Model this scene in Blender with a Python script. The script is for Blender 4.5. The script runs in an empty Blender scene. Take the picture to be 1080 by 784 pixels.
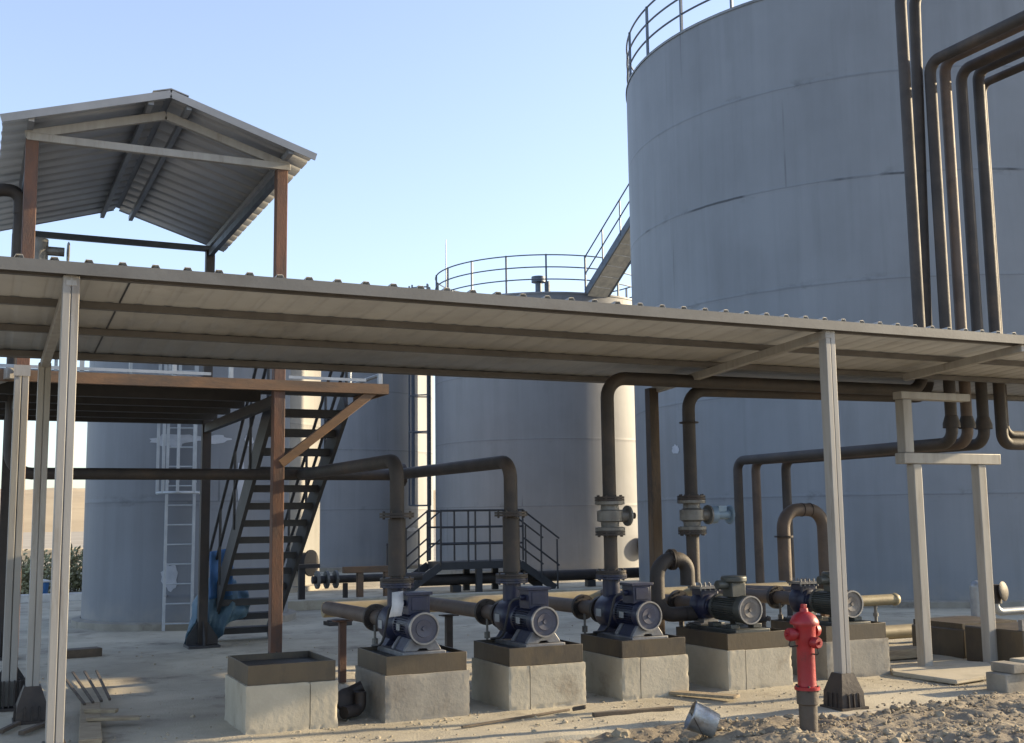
import bpy, bmesh, math, random
from mathutils import Vector, Matrix, noise
random.seed(7)
V = Vector
PI = math.pi
R = math.radians
C = bpy.context.scene.collection
scene = bpy.context.scene

# ------------------------------------------------------------------ materials
def mat(name, c1, c2=None, rough=0.6, metal=0.0, scale=3.0, detail=6, lo=0.4, hi=0.65, c3=None, s3=1.2, lo3=0.58, hi3=0.7,
        bump=0.15, bscale=40, stretch=(1, 1, 1), rvar=0.12, streak=0.0):
    m = bpy.data.materials.new(name); m.use_nodes = True
    nt = m.node_tree; N = nt.nodes; L = nt.links
    b = N['Principled BSDF']
    b.inputs['Metallic'].default_value = metal
    tc = N.new('ShaderNodeTexCoord'); oi = N.new('ShaderNodeObjectInfo')
    off = N.new('ShaderNodeVectorMath'); off.operation = 'SCALE'; off.inputs['Scale'].default_value = 37.0
    cmb = N.new('ShaderNodeCombineXYZ')
    for i in range(3): L.new(oi.outputs['Random'], cmb.inputs[i])
    L.new(cmb.outputs[0], off.inputs[0])
    mp = N.new('ShaderNodeMapping'); mp.inputs['Scale'].default_value = stretch
    L.new(tc.outputs['Object'], mp.inputs['Vector'])
    ad = N.new('ShaderNodeVectorMath'); L.new(mp.outputs[0], ad.inputs[0]); L.new(off.outputs[0], ad.inputs[1])
    def nz(s, d=6, r=0.6):
        n = N.new('ShaderNodeTexNoise'); n.inputs['Scale'].default_value = s; n.inputs['Detail'].default_value = d
        n.inputs['Roughness'].default_value = r; L.new(ad.outputs[0], n.inputs['Vector']); return n
    def ramp(src, a, z):
        r = N.new('ShaderNodeMapRange'); r.inputs['From Min'].default_value = a; r.inputs['From Max'].default_value = z
        L.new(src, r.inputs['Value']); return r.outputs[0]
    def mix(f, A, B):
        x = N.new('ShaderNodeMix'); x.data_type = 'RGBA'; L.new(f, x.inputs['Factor'])
        for s, i in ((A, 6), (B, 7)):
            if isinstance(s, tuple): x.inputs[i].default_value = s + (1,) if len(s) == 3 else s
            else: L.new(s, x.inputs[i])
        return x.outputs[2]
    col = tuple(c1)
    n1 = nz(scale, detail)
    if c2: col = mix(ramp(n1.outputs['Fac'], lo, hi), tuple(c1), tuple(c2))
    if c3: n3 = nz(s3, 8, 0.7); col = mix(ramp(n3.outputs['Fac'], lo3, hi3), col, tuple(c3))
    if isinstance(col, tuple): b.inputs['Base Color'].default_value = col + (1,)
    else: L.new(col, b.inputs['Base Color'])
    n4 = nz(bscale, 5)
    rr = N.new('ShaderNodeMapRange'); rr.inputs['To Min'].default_value = max(0.05, rough - rvar); rr.inputs['To Max'].default_value = min(1, rough + rvar)
    L.new(n1.outputs['Fac'], rr.inputs['Value']); L.new(rr.outputs[0], b.inputs['Roughness'])
    if bump:
        bp = N.new('ShaderNodeBump'); bp.inputs['Strength'].default_value = bump; bp.inputs['Distance'].default_value = 0.02
        L.new(n4.outputs['Fac'], bp.inputs['Height']); L.new(bp.outputs[0], b.inputs['Normal'])
    return m

def tank_mat(name, radius, base, shift=0.0):
    m = bpy.data.materials.new(name); m.use_nodes = True
    nt = m.node_tree; N = nt.nodes; L = nt.links; b = N['Principled BSDF']
    def M(op, a, c=None, d=None):
        n = N.new('ShaderNodeMath'); n.operation = op
        for i, s in enumerate((a, c, d)):
            if s is None: continue
            if isinstance(s, (int, float)): n.inputs[i].default_value = s
            else: L.new(s, n.inputs[i])
        return n.outputs[0]
    tc = N.new('ShaderNodeTexCoord'); sp = N.new('ShaderNodeSeparateXYZ'); L.new(tc.outputs['Object'], sp.inputs[0])
    ang = M('MULTIPLY', M('ARCTAN2', sp.outputs[1], sp.outputs[0]), radius)
    z = M('ADD', sp.outputs[2], 0.0)
    row = M('FLOOR', M('DIVIDE', z, 1.9))
    # unrolled shell coordinates
    uv = N.new('ShaderNodeCombineXYZ'); L.new(ang, uv.inputs[0]); L.new(z, uv.inputs[1]); L.new(M('MULTIPLY', sp.outputs[0], .3), uv.inputs[2])
    def nz(s, d=6, sc=(1, 1, 1), rough=.6):
        mp = N.new('ShaderNodeMapping'); mp.inputs['Scale'].default_value = sc; mp.inputs['Location'].default_value = (shift, shift * .7, 0)
        L.new(uv.outputs[0], mp.inputs[0])
        n = N.new('ShaderNodeTexNoise'); n.inputs['Scale'].default_value = s; n.inputs['Detail'].default_value = d; n.inputs['Roughness'].default_value = rough
        L.new(mp.outputs[0], n.inputs['Vector']); return n.outputs['Fac']
    def rng(s, a, z_, t0=0, t1=1):
        r = N.new('ShaderNodeMapRange'); r.inputs['From Min'].default_value = a; r.inputs['From Max'].default_value = z_
        r.inputs['To Min'].default_value = t0; r.inputs['To Max'].default_value = t1; L.new(s, r.inputs['Value']); return r.outputs[0]
    wob = M('MULTIPLY', M('SUBTRACT', nz(2.5), .5), .03)
    fz = M('PINGPONG', M('ADD', z, wob), .95)                     # 0 on every course seam
    hline = rng(fz, .012, .03, 1, 0)
    hbreak = rng(nz(.9, 3), .47, .62)
    hs = M('MULTIPLY', M('MULTIPLY', hline, hbreak), rng(M('ABSOLUTE', M('SUBTRACT', z, 7.6)), .3, .5, 1, .3))
    thin = M('MULTIPLY', rng(fz, .006, .016, 1, 0), .3)
    va = M('ADD', ang, M('MULTIPLY', row, 2.37))
    fv = M('PINGPONG', va, 2.6)
    vline = M('MULTIPLY', rng(fv, .008, .022, 1, 0), rng(nz(.35, 2), .5, .6))
    seam = M('MAXIMUM', M('MAXIMUM', M('MULTIPLY', hs, .9), thin), M('MULTIPLY', vline, .5))
    scorch = M('MULTIPLY', rng(fz, .02, .16, 1, 0), rng(nz(1.7, 7, (1, 1.6, 1), .7), .56, .7))
    def mix(f, A, B):
        x = N.new('ShaderNodeMix'); x.data_type = 'RGBA'
        if isinstance(f, float): x.inputs['Factor'].default_value = f
        else: L.new(f, x.inputs['Factor'])
        for s, i in ((A, 6), (B, 7)):
            if isinstance(s, tuple): x.inputs[i].default_value = s + (1,)
            else: L.new(s, x.inputs[i])
        return x.outputs[2]
    d = tuple(v * .92 for v in base); l = tuple(min(1, v * 1.08) for v in base)
    col = mix(rng(nz(.55, 4), .35, .65), d, l)
    col = mix(M('MULTIPLY', rng(nz(1.2, 4, (2.2, .12, 1)), .45, .7), .34), col, tuple(v * 1.35 for v in base))      # run marks
    col = mix(M('MULTIPLY', rng(nz(1.6, 5, (2.6, .2, 1)), .52, .75), .30), col, tuple(v * .62 for v in base))
    # each plate keeps a tone of its own
    wn = N.new('ShaderNodeTexWhiteNoise'); wn.noise_dimensions = '2D'
    pc = N.new('ShaderNodeCombineXYZ'); L.new(row, pc.inputs[0]); L.new(M('FLOOR', M('DIVIDE', M('ADD', va, 2.6), 5.2)), pc.inputs[1]); L.new(pc.outputs[0], wn.inputs['Vector'])
    col = mix(M('MULTIPLY', wn.outputs['Value'], .12), col, tuple(v * .7 for v in base))
    col = mix(M('MULTIPLY', scorch, .55), col, (.05, .055, .06))
    col = mix(seam, col, (.022, .026, .032))
    dust = M('MULTIPLY', rng(z, .0, .5, 1, 0), rng(nz(3), .3, .7))
    col = mix(M('MULTIPLY', dust, .5), col, (.38, .34, .27))
    L.new(col, b.inputs['Base Color'])
    b.inputs['Roughness'].default_value = .55
    b.inputs['Metallic'].default_value = .0
    bp = N.new('ShaderNodeBump'); bp.inputs['Strength'].default_value = .25; bp.inputs['Distance'].default_value = .03
    L.new(M('ADD', M('ADD', M('MULTIPLY', nz(.7, 3), 1.2), M('MULTIPLY', rng(fz, 0, .06, 1, 0), .5)), M('MULTIPLY', nz(25, 3), .06)), bp.inputs['Height'])
    L.new(bp.outputs[0], b.inputs['Normal'])
    return m

M_ = {}
M_['post'] = mat('pale_grey_paint', (.33, .315, .285), (.27, .255, .23), .55, scale=2, stretch=(4, 4, .5), c3=(.20, .17, .135), s3=2.2, lo3=.56, hi3=.76, bump=.05)
M_['sheet'] = mat('roof_sheet', (.40, .39, .365), (.32, .31, .288), .55, .1, scale=1.1, stretch=(1, 1, 1), c3=(.23, .21, .178), s3=.8, lo3=.55, hi3=.74, bump=.04)
M_['gsheet'] = mat('gable_sheet', (.42, .435, .455), (.34, .352, .37), .5, .1, scale=1.3, c3=(.24, .24, .24), s3=1, lo3=.6, hi3=.8, bump=.04)
M_['trim'] = mat('canopy_trim', (.155, .15, .138), (.12, .116, .107), .55, .1, scale=1.5, c3=(.09, .08, .068), s3=1, lo3=.52, hi3=.75, bump=.04)
M_['brownpost'] = mat('brown_post_steel', (.13, .085, .05), (.10, .068, .042), .7, scale=3, stretch=(3, 3, .6), c3=(.05, .038, .03), s3=.9, lo3=.48, hi3=.56, bump=.15)
M_['barge'] = mat('barge_metal', (.22, .235, .26), (.17, .185, .205), .5, .1, scale=2, bump=.04)
M_['shoe'] = mat('brown_shoe_plate', (.055, .042, .033), (.035, .029, .026), .65, .1, scale=6, c3=(.10, .068, .043), s3=4, lo3=.55, hi3=.72, bump=.15)
M_['purlin'] = mat('purlin_steel', (.13, .12, .11), (.10, .093, .085), .55, .1, scale=4, bump=.05)
M_['rust'] = mat('rusty_primer_steel', (.155, .072, .042), (.11, .06, .04), .75, scale=4, stretch=(2, 2, .6), c3=(.065, .05, .045), s3=1.6, lo3=.45, hi3=.65, bump=.2)
M_['orange'] = mat('orange_primer_steel', (.19, .105, .052), (.14, .085, .048), .7, scale=4, stretch=(.6, 2, 2), c3=(.085, .062, .045), s3=1.9, lo3=.45, hi3=.65, bump=.15)
M_['dark'] = mat('dark_brown_steel', (.032, .027, .025), (.045, .035, .029), .6, .1, scale=6, c3=(.07, .045, .03), s3=3, lo3=.62, hi3=.8, bump=.12)
M_['black'] = mat('black_paint_steel', (.036, .036, .039), (.05, .049, .05), .6, .1, scale=6, bump=.08)
M_['pipe'] = mat('bare_black_pipe', (.045, .037, .032), (.032, .028, .026), .68, .0, scale=3.5, c3=(.082, .058, .041), s3=2.3, lo3=.52, hi3=.76, bump=.12)
M_['rpipe'] = mat('brown_pipe', (.105, .076, .058), (.075, .056, .045), .66, .0, scale=4, c3=(.15, .10, .068), s3=2.2, lo3=.55, hi3=.75, bump=.12)
M_['ypipe'] = mat('yellowish_pipe', (.31, .26, .155), (.24, .195, .12), .55, .1, scale=4, c3=(.15, .115, .075), s3=2.4, lo3=.55, hi3=.72, bump=.06)
M_['flange'] = mat('flange_steel', (.032, .027, .025), (.05, .037, .03), .55, .2, scale=9, bump=.15)
M_['valve'] = mat('cast_grey_valve', (.18, .175, .16), (.12, .115, .105), .5, .2, scale=8, c3=(.07, .055, .045), s3=5, lo3=.54, hi3=.68, bump=.2)
M_['actu'] = mat('blue_grey_actuator', (.16, .24, .33), (.20, .27, .33), .45, .1, scale=8, bump=.1)
M_['skirt'] = mat('oily_steel_plate', (.098, .074, .045), (.065, .052, .036), .45, .1, scale=2.2, c3=(.045, .037, .03), s3=2.6, lo3=.5, hi3=.68, bump=.08, stretch=(1, 1, .5))
M_['oil'] = mat('oily_sump', (.018, .02, .02), (.03, .03, .028), .4, 0, scale=5, bump=.1)
M_['blue'] = mat('blue_machine_paint', (.017, .021, .054), (.013, .016, .036), .42, .0, scale=7, c3=(.055, .05, .048), s3=4, lo3=.56, hi3=.74, bump=.08)
M_['blueface'] = mat('blue_fan_cover', (.08, .08, .108), (.058, .059, .08), .45, .1, scale=5, c3=(.13, .125, .12), s3=4, lo3=.56, hi3=.78, bump=.06)
M_['green'] = mat('dark_green_machine_paint', (.068, .073, .065), (.05, .054, .049), .48, .0, scale=7, c3=(.12, .105, .088), s3=5, lo3=.56, hi3=.76, bump=.08)
M_['face'] = mat('grey_fan_cover', (.17, .155, .145), (.13, .12, .115), .45, .35, scale=6, c3=(.22, .19, .16), s3=4, lo3=.55, hi3=.8, bump=.06)
M_['rim'] = mat('worn_bright_rim', (.32, .31, .30), (.22, .21, .2), .4, .5, scale=9, bump=.05)
M_['castgrey'] = mat('cast_grey_bracket', (.22, .22, .22), (.14, .14, .15), .5, .3, scale=7, bump=.1)
M_['block'] = mat('rendered_concrete', (.44, .395, .305), (.35, .315, .24), .9, scale=2.4, c3=(.22, .18, .13), s3=1.9, lo3=.55, hi3=.74, bump=.16, bscale=34)
M_['block2'] = mat('grey_concrete', (.31, .285, .235), (.235, .215, .18), .9, scale=2.4, c3=(.16, .137, .108), s3=1.8, lo3=.52, hi3=.72, bump=.16, bscale=34)
M_['red'] = mat('red_hydrant_paint', (.34, .016, .02), (.26, .013, .017), .45, 0, scale=5, c3=(.13, .022, .02), s3=7, lo3=.58, hi3=.74, bump=.12)
M_['hydbase'] = mat('hydrant_barrel_iron', (.075, .062, .05), (.11, .09, .07), .75, .1, scale=5, c3=(.26, .215, .15), s3=2.5, lo3=.6, hi3=.75, bump=.25)
M_['wood'] = mat('weathered_wood', (.36, .29, .19), (.24, .185, .12), .85, scale=5, stretch=(1, 8, 8), bump=.3, bscale=30)
M_['darkwood'] = mat('dark_weathered_bar', (.11, .085, .06), (.07, .055, .042), .85, scale=5, bump=.2)
M_['tarp'] = mat('blue_tarp_cloth', (.085, .15, .20), (.06, .115, .165), .65, scale=3, c3=(.12, .18, .22), s3=2, lo3=.55, hi3=.7, bump=.2, bscale=15)
M_['tarp2'] = mat('bright_blue_cloth', (.05, .15, .34), (.04, .12, .28), .6, scale=3, bump=.15, bscale=15)
M_['galv'] = mat('galvanised_steel', (.36, .38, .40), (.28, .30, .32), .45, .5, scale=6, bump=.05)
M_['rail'] = mat('grey_blue_rail', (.10, .125, .16), (.08, .10, .13), .5, .3, scale=6, bump=.05)
M_['ladder'] = mat('pale_ladder_paint', (.40, .43, .46), (.33, .36, .39), .5, .2, scale=6, bump=.05)
M_['primer'] = mat('pale_primer', (.42, .44, .48), (.35, .37, .41), .7, scale=6, bump=.1)
M_['paper'] = mat('paper_tag', (.62, .61, .6), (.5, .5, .5), .8, scale=9, bump=.1)
M_['tin'] = mat('dented_tin', (.34, .36, .37), (.25, .26, .27), .4, .6, scale=6, c3=(.20, .17, .13), s3=4, lo3=.5, hi3=.65, bump=.2)
M_['rock'] = mat('rubble_stone', (.315, .265, .185), (.24, .20, .14), .95, scale=5, c3=(.16, .132, .098), s3=.9, lo3=.46, hi3=.62, bump=.6, bscale=26)
M_['rockpale'] = mat('sand_gravel', (.40, .345, .25), (.32, .27, .195), .95, scale=5, bump=.4, bscale=22)
M_['leaf'] = mat('dusty_leaf', (.33, .32, .17), (.40, .37, .22), .85, scale=1.4, c3=(.26, .28, .13), s3=1, lo3=.5, hi3=.7, bump=0)
M_['stem'] = mat('dry_stem', (.16, .125, .08), (.12, .09, .06), .9, scale=5, bump=.1)
M_['whitewash'] = mat('whitewashed_kerb', (.62, .60, .55), (.5, .48, .44), .85, scale=3, bump=.2)
M_['bluebin'] = mat('blue_plastic', (.04, .15, .36), (.035, .13, .3), .45, scale=5, bump=.03)

# ------------------------------------------------------------------ mesh builder
class MB:
    def __init__(s): s.v = []; s.f = []
    def add(s, vs, fs):
        o = len(s.v); s.v += [V(p) for p in vs]; s.f += [tuple(i + o for i in f) for f in fs]; return s
    def box(s, lo, hi):
        a, b = lo, hi
        vs = [(x, y, z) for z in (a[2], b[2]) for y in (a[1], b[1]) for x in (a[0], b[0])]
        return s.add(vs, [(0, 2, 3, 1), (4, 5, 7, 6), (0, 1, 5, 4), (2, 6, 7, 3), (0, 4, 6, 2), (1, 3, 7, 5)])
    def beam(s, p, q, w, h, up=(0, 0, 1)):
        p = V(p); q = V(q); d = (q - p).normalized(); u = V(up)
        if abs(d.dot(u)) > .98: u = V((0, 1, 0))
        r = d.cross(u).normalized(); u = r.cross(d)
        vs = [e + r * (sx * w / 2) + u * (sz * h / 2) for e in (p, q) for sx, sz in ((-1, -1), (1, -1), (1, 1), (-1, 1))]
        return s.add(vs, [(3, 2, 1, 0), (4, 5, 6, 7), (0, 1, 5, 4), (1, 2, 6, 5), (2, 3, 7, 6), (3, 0, 4, 7)])
    def lathe(s, prof, o=(0, 0, 0), ax=(0, 0, 1), n=24, caps=True):
        o = V(o); ax = V(ax).normalized(); t = V((1, 0, 0)) if abs(ax.x) < .9 else V((0, 1, 0))
        u = ax.cross(t).normalized(); w = ax.cross(u)
        vs = []; fs = []; k = len(prof)
        for (r, h) in prof:
            for i in range(n):
                a = 2 * PI * i / n; vs.append(o + ax * h + (u * math.cos(a) + w * math.sin(a)) * r)
        for j in range(k - 1):
            for i in range(n):
                i2 = (i + 1) % n; fs.append((j * n + i, j * n + i2, (j + 1) * n + i2, (j + 1) * n + i))
        if caps:
            if prof[0][0] > 1e-5: fs.append(tuple(reversed(range(n))))
            if prof[-1][0] > 1e-5: fs.append(tuple((k - 1) * n + i for i in range(n)))
        return s.add(vs, fs)
    def cyl(s, p, q, r, n=12, r2=None):
        p = V(p); q = V(q); return s.lathe([(r, 0), (r if r2 is None else r2, (q - p).length)], p, q - p, n)
    def tube(s, pts, r, bend=.2, n=16, seg=7, caps=True):
        pts = [V(p) for p in pts]; path = [pts[0]]
        for i in range(1, len(pts) - 1):
            a, b, c = pts[i - 1], pts[i], pts[i + 1]
            d1 = (a - b).normalized(); d2 = (c - b).normalized(); th = d1.angle(d2)
            if th > 3.1: path.append(b); continue
            t = min(bend, (a - b).length * .49, (c - b).length * .49); rad = t * math.tan(th / 2)
            ctr = b + (d1 + d2).normalized() * (rad / math.sin(th / 2)); s0 = b + d1 * t - ctr; s1 = b + d2 * t - ctr
            axn = s0.cross(s1).normalized(); tot = s0.angle(s1)
            for k in range(seg + 1): path.append(ctr + Matrix.Rotation(tot * k / seg, 3, axn) @ s0)
        path.append(pts[-1])
        d = (path[1] - path[0]).normalized(); u = d.orthogonal().normalized(); vs = []; fs = []
        for i, p in enumerate(path):
            if i == 0: t = path[1] - path[0]
            elif i == len(path) - 1: t = path[-1] - path[-2]
            else: t = (path[i + 1] - p).normalized() + (p - path[i - 1]).normalized()
            t.normalize(); u = (u - t * u.dot(t)).normalized(); w = t.cross(u)
            for k in range(n):
                a = 2 * PI * k / n; vs.append(p + (u * math.cos(a) + w * math.sin(a)) * r)
        for i in range(len(path) - 1):
            for k in range(n):
                k2 = (k + 1) % n; fs.append((i * n + k, i * n + k2, (i + 1) * n + k2, (i + 1) * n + k))
        if caps: fs.append(tuple(reversed(range(n)))); fs.append(tuple((len(path) - 1) * n + k for k in range(n)))
        return s.add(vs, fs)
    def prism(s, poly, d):           # poly: 3-D points of one flat outline, d: extrusion vector
        d = V(d); n = len(poly); vs = [V(p) for p in poly] + [V(p) + d for p in poly]
        return s.add(vs, [tuple(reversed(range(n))), tuple(range(n, 2 * n))] + [(i, (i + 1) % n, n + (i + 1) % n, n + i) for i in range(n)])
    def ball(s, c, r, sub=1, jit=0.0, sc=(1, 1, 1), rot=None):
        bm = bmesh.new(); bmesh.ops.create_icosphere(bm, subdivisions=sub, radius=1)
        vs = []
        for v in bm.verts:
            p = v.co * (1 + random.uniform(-jit, jit)); p = V((p.x * sc[0], p.y * sc[1], p.z * sc[2])) * r
            if rot: p = rot @ p
            vs.append(V(c) + p)
        fs = [tuple(v.index for v in f.verts) for f in bm.faces]; bm.free(); return s.add(vs, fs)
    def build(s, name, m, parent=None, origin=None, bevel=0.0, angle=35, flat=False, solid=0.0):
        root = parent
        while root is not None and root.parent is not None: root = root.parent
        o = V(root.location) if root is not None else V(origin or (0, 0, 0))
        me = bpy.data.meshes.new(name); me.from_pydata([p - o for p in s.v], [], s.f); me.validate()
        bm = bmesh.new(); bm.from_mesh(me); bmesh.ops.recalc_face_normals(bm, faces=bm.faces); bm.to_mesh(me); bm.free()
        if not flat:
            me.polygons.foreach_set('use_smooth', [True] * len(me.polygons)); me.set_sharp_from_angle(angle=R(angle))
        me.materials.append(M_[m] if isinstance(m, str) else m)
        ob = bpy.data.objects.new(name, me); C.objects.link(ob)
        if parent is not None: ob.parent = parent
        else: ob.location = o
        if solid:
            md = ob.modifiers.new('thickness', 'SOLIDIFY'); md.thickness = solid; md.offset = 0
        if bevel:
            md = ob.modifiers.new('edge', 'BEVEL'); md.width = bevel; md.segments = 2; md.limit_method = 'ANGLE'; md.angle_limit = R(40)
        return ob

def tag(o, label=None, cat=None, group=None, kind=None):
    if label: o['label'] = label
    if cat: o['category'] = cat
    if group: o['group'] = group
    if kind: o['kind'] = kind
    return o
def thing(name, label, cat, loc=(0, 0, 0), group=None):
    o = bpy.data.objects.new(name, None); C.objects.link(o); o.location = loc; o.empty_display_size = .1
    return tag(o, label, cat, group)
def copy_tree(o, parent=None):
    c = o.copy(); C.objects.link(c)
    if parent is not None: c.parent = parent
    for ch in list(o.children): copy_tree(ch, c)
    return c
def place(o, loc, label):
    o.location = loc; o['label'] = label; return o
def ribbed(O, U, Vv, pitch, h, up):
    """profiled sheet: ribs run along U, repeat along Vv, rise along up"""
    O = V(O); U = V(U); Vv = V(Vv); up = V(up).normalized(); Ln = Vv.length; vd = Vv.normalized()
    prof = []; t = 0.0
    while t < Ln - 1e-6:
        for a, b in ((0, 0), (.66, 0), (.73, h), (.91, h), (.98, 0)):
            if t + a * pitch <= Ln: prof.append((t + a * pitch, b))
        t += pitch
    prof.append((Ln, 0)); m = MB(); vs = []; n = len(prof)
    for k in range(2):
        for a, b in prof: vs.append(O + U * k + vd * a + up * b)
    return m.add(vs, [(i, i + 1, n + i + 1, n + i) for i in range(n - 1)])
def flange(parent, c, ax, r, t=.022, m='flange', bolts=8, name='flange'):
    b = MB(); c = V(c); ax = V(ax).normalized()
    b.lathe([(r, -t), (r, -.002)], c, ax, 24); b.lathe([(r, .002), (r, t)], c, ax, 24)
    u = ax.orthogonal().normalized()
    for k in range(bolts):
        d = Matrix.Rotation(2 * PI * k / bolts, 3, ax) @ u * (r * .82); b.cyl(c + d - ax * (t + .014), c + d + ax * (t + .014), .009, 6)
    return b.build(name, m, parent)

# ------------------------------------------------------------------ camera
yaw, pitch, roll, fpx = R(25.232), R(7.249), R(.7335), 1208.1
fw = V((math.sin(yaw) * math.cos(pitch), math.cos(yaw) * math.cos(pitch), math.sin(pitch)))
rt0 = V((math.cos(yaw), -math.sin(yaw), 0)); up0 = rt0.cross(fw)
rt = rt0 * math.cos(roll) - up0 * math.sin(roll); up = up0 * math.cos(roll) + rt0 * math.sin(roll)
cd = bpy.data.cameras.new('camera'); cam = bpy.data.objects.new('camera', cd); C.objects.link(cam)
cd.sensor_width = 36; cd.lens = fpx / 1080 * 36; cd.clip_end = 5000; cd.clip_start = .05
mw = Matrix((rt, up, -fw)).transposed().to_4x4(); mw.translation = V((0, 0, 1.6)); cam.matrix_world = mw
scene.camera = cam

# ------------------------------------------------------------------ light
SUN_AZ, SUN_EL = -6.0, 16.0            # degrees from +X towards +Y, elevation
sd = V((math.cos(R(SUN_AZ)) * math.cos(R(SUN_EL)), math.sin(R(SUN_AZ)) * math.cos(R(SUN_EL)), math.sin(R(SUN_EL))))
sl = bpy.data.lights.new('sun', 'SUN'); sl.energy = 3.6; sl.angle = R(.6); sl.color = (1, .80, .52)
so = bpy.data.objects.new('sun', sl); C.objects.link(so); so.rotation_euler = (-sd).to_track_quat('-Z', 'Y').to_euler()
w = bpy.data.worlds.new('World'); scene.world = w; w.use_nodes = True
nt = w.node_tree; bg = nt.nodes['Background']; sk = nt.nodes.new('ShaderNodeTexSky'); sk.sky_type = 'NISHITA'; sk.sun_disc = False
sk.sun_elevation = R(SUN_EL); sk.sun_rotation = R(90 - SUN_AZ); sk.air_density = 1.0; sk.dust_density = 1.0; sk.ozone_density = 3.0
hs = nt.nodes.new('ShaderNodeHueSaturation'); hs.inputs['Saturation'].default_value = .86; hs.inputs['Hue'].default_value = .511
gmn = nt.nodes.new('ShaderNodeGamma'); gmn.inputs['Gamma'].default_value = .80
nt.links.new(sk.outputs[0], gmn.inputs[0]); nt.links.new(gmn.outputs[0], hs.inputs['Color']); nt.links.new(hs.outputs[0], bg.inputs[0]); bg.inputs[1].default_value = .15
scene.view_settings.view_transform = 'Standard'; scene.view_settings.look = 'None'; scene.view_settings.gamma = 1
scene.view_settings.exposure = 1.62
scene.cycles.use_denoising = True
scene.cycles.max_bounces = 6

# ------------------------------------------------------------------ ground
def ground_mat(name, a, b, c, s=.5, bump=.5, fine=55):
    return mat(name, a, b, .95, scale=s, detail=9, lo=.38, hi=.62, c3=c, s3=s * 2.3, lo3=.54, hi3=.7, bump=bump, bscale=fine)
M_['sand'] = ground_mat('dry_sand', (.40, .35, .265), (.34, .29, .215), (.30, .25, .18), .12, .6, 6)
M_['yard'] = ground_mat('dusty_concrete', (.50, .45, .34), (.33, .295, .225), (.19, .165, .125), .75, .5, 60)
M_['pad'] = ground_mat('packed_dust', (.41, .37, .29), (.35, .305, .235), (.27, .23, .175), .8, .6, 40)
g = MB(); g.add([(-3000, -600, 0), (3000, -600, 0), (3000, 3000, 0), (-3000, 3000, 0)], [(0, 1, 2, 3)])
gm = g.build('ground', 'sand', origin=(0, 0, -.25)); gm.location.z = -.25
for v in gm.data.vertices: v.co.z = 0
tag(gm, kind='structure')
# worn concrete yard, slightly uneven, from the slab edge back past the tanks
def edge_y(x): return 7.42 + .10 * noise.noise(V((x * .9, 3, 0))) + (.38 if x < 5.4 else max(0, .38 - (x - 5.4) * .38)) * (1 if x < 5.4 else 1)
m = MB(); xs = [-4 + .11 * i for i in range(int(20 / .11))]; ys = [i / 120 for i in range(121)]
vs = []; nx = len(xs)
for t in ys:
    for x in xs:
        e = edge_y(x); y = e + (20.0 - e) * t ** 1.35
        z = .014 * noise.noise(V((x * 1.1, y * 1.1, 0))) + .008 * noise.noise(V((x * 4, y * 4, 5))) + .004 * noise.noise(V((x * 11, y * 11, 9)))
        if t == 0: z = -.08 - .02 * noise.noise(V((x * 3, 0, 0)))
        if 0 < t < .02: z -= .015
        vs.append((x, y, z - .012))
fs = [(j * nx + i, j * nx + i + 1, (j + 1) * nx + i + 1, (j + 1) * nx + i) for j in range(len(ys) - 1) for i in range(nx - 1)]
yd = m.add(vs, fs).build('concrete_yard', 'yard', origin=(0, 0, 0), angle=60); tag(yd, kind='structure')
m = MB(); m.add([(-40, 19.98, -.016), (45, 19.98, -.016), (45, 46, -.016), (-40, 46, -.016)], [(0, 1, 2, 3)])
m.add([(15.7, 6.6, -.016), (45, 6.6, -.016), (45, 19.98, -.016), (15.7, 19.98, -.016)], [(0, 1, 2, 3)])
m.add([(-40, 6.6, -.016), (-4, 6.6, -.016), (-4, 19.98, -.016), (-40, 19.98, -.016)], [(0, 1, 2, 3)])
tag(m.build('yard_paving', 'yard'), kind='structure')
# the foreground of loose dirt below the slab edge
m = MB(); n1, n2 = 380, 180; vs = []
for j in range(n2):
    for i in range(n1):
        x = -2 + 14 * i / (n1 - 1); y = 1.5 + 6.55 * j / (n2 - 1)
        hump = max(0, (x - 4.6)) * .02
        z = -.05 + min(hump, .05) + .05 * noise.noise(V((x * .9, y * .9, 2))) + .045 * noise.noise(V((x * 3, y * 3, 7))) + .045 * abs(noise.noise(V((x * 6, y * 6, 1)))) + .03 * abs(noise.noise(V((x * 15, y * 15, 3)))) + .012 * noise.noise(V((x * 34, y * 34, 6)))
        e = edge_y(x)
        if y > e: z = min(z, -.06)
        if x < 5.2: z = min(z, -.03 + .3 * (z + .05))
        vs.append((x, y, z))
m.add(vs, [(j * n1 + i, j * n1 + i + 1, (j + 1) * n1 + i + 1, (j + 1) * n1 + i) for j in range(n2 - 1) for i in range(n1 - 1)])
tag(m.build('dirt_ground', 'rock', angle=80), kind='structure')
def dirt_z(x, y): 
    hump = max(0, (x - 4.6)) * .02
    return -.05 + min(hump, .05) + .05 * noise.noise(V((x * .9, y * .9, 2))) + .05 * noise.noise(V((x * 3, y * 3, 7)))
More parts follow.
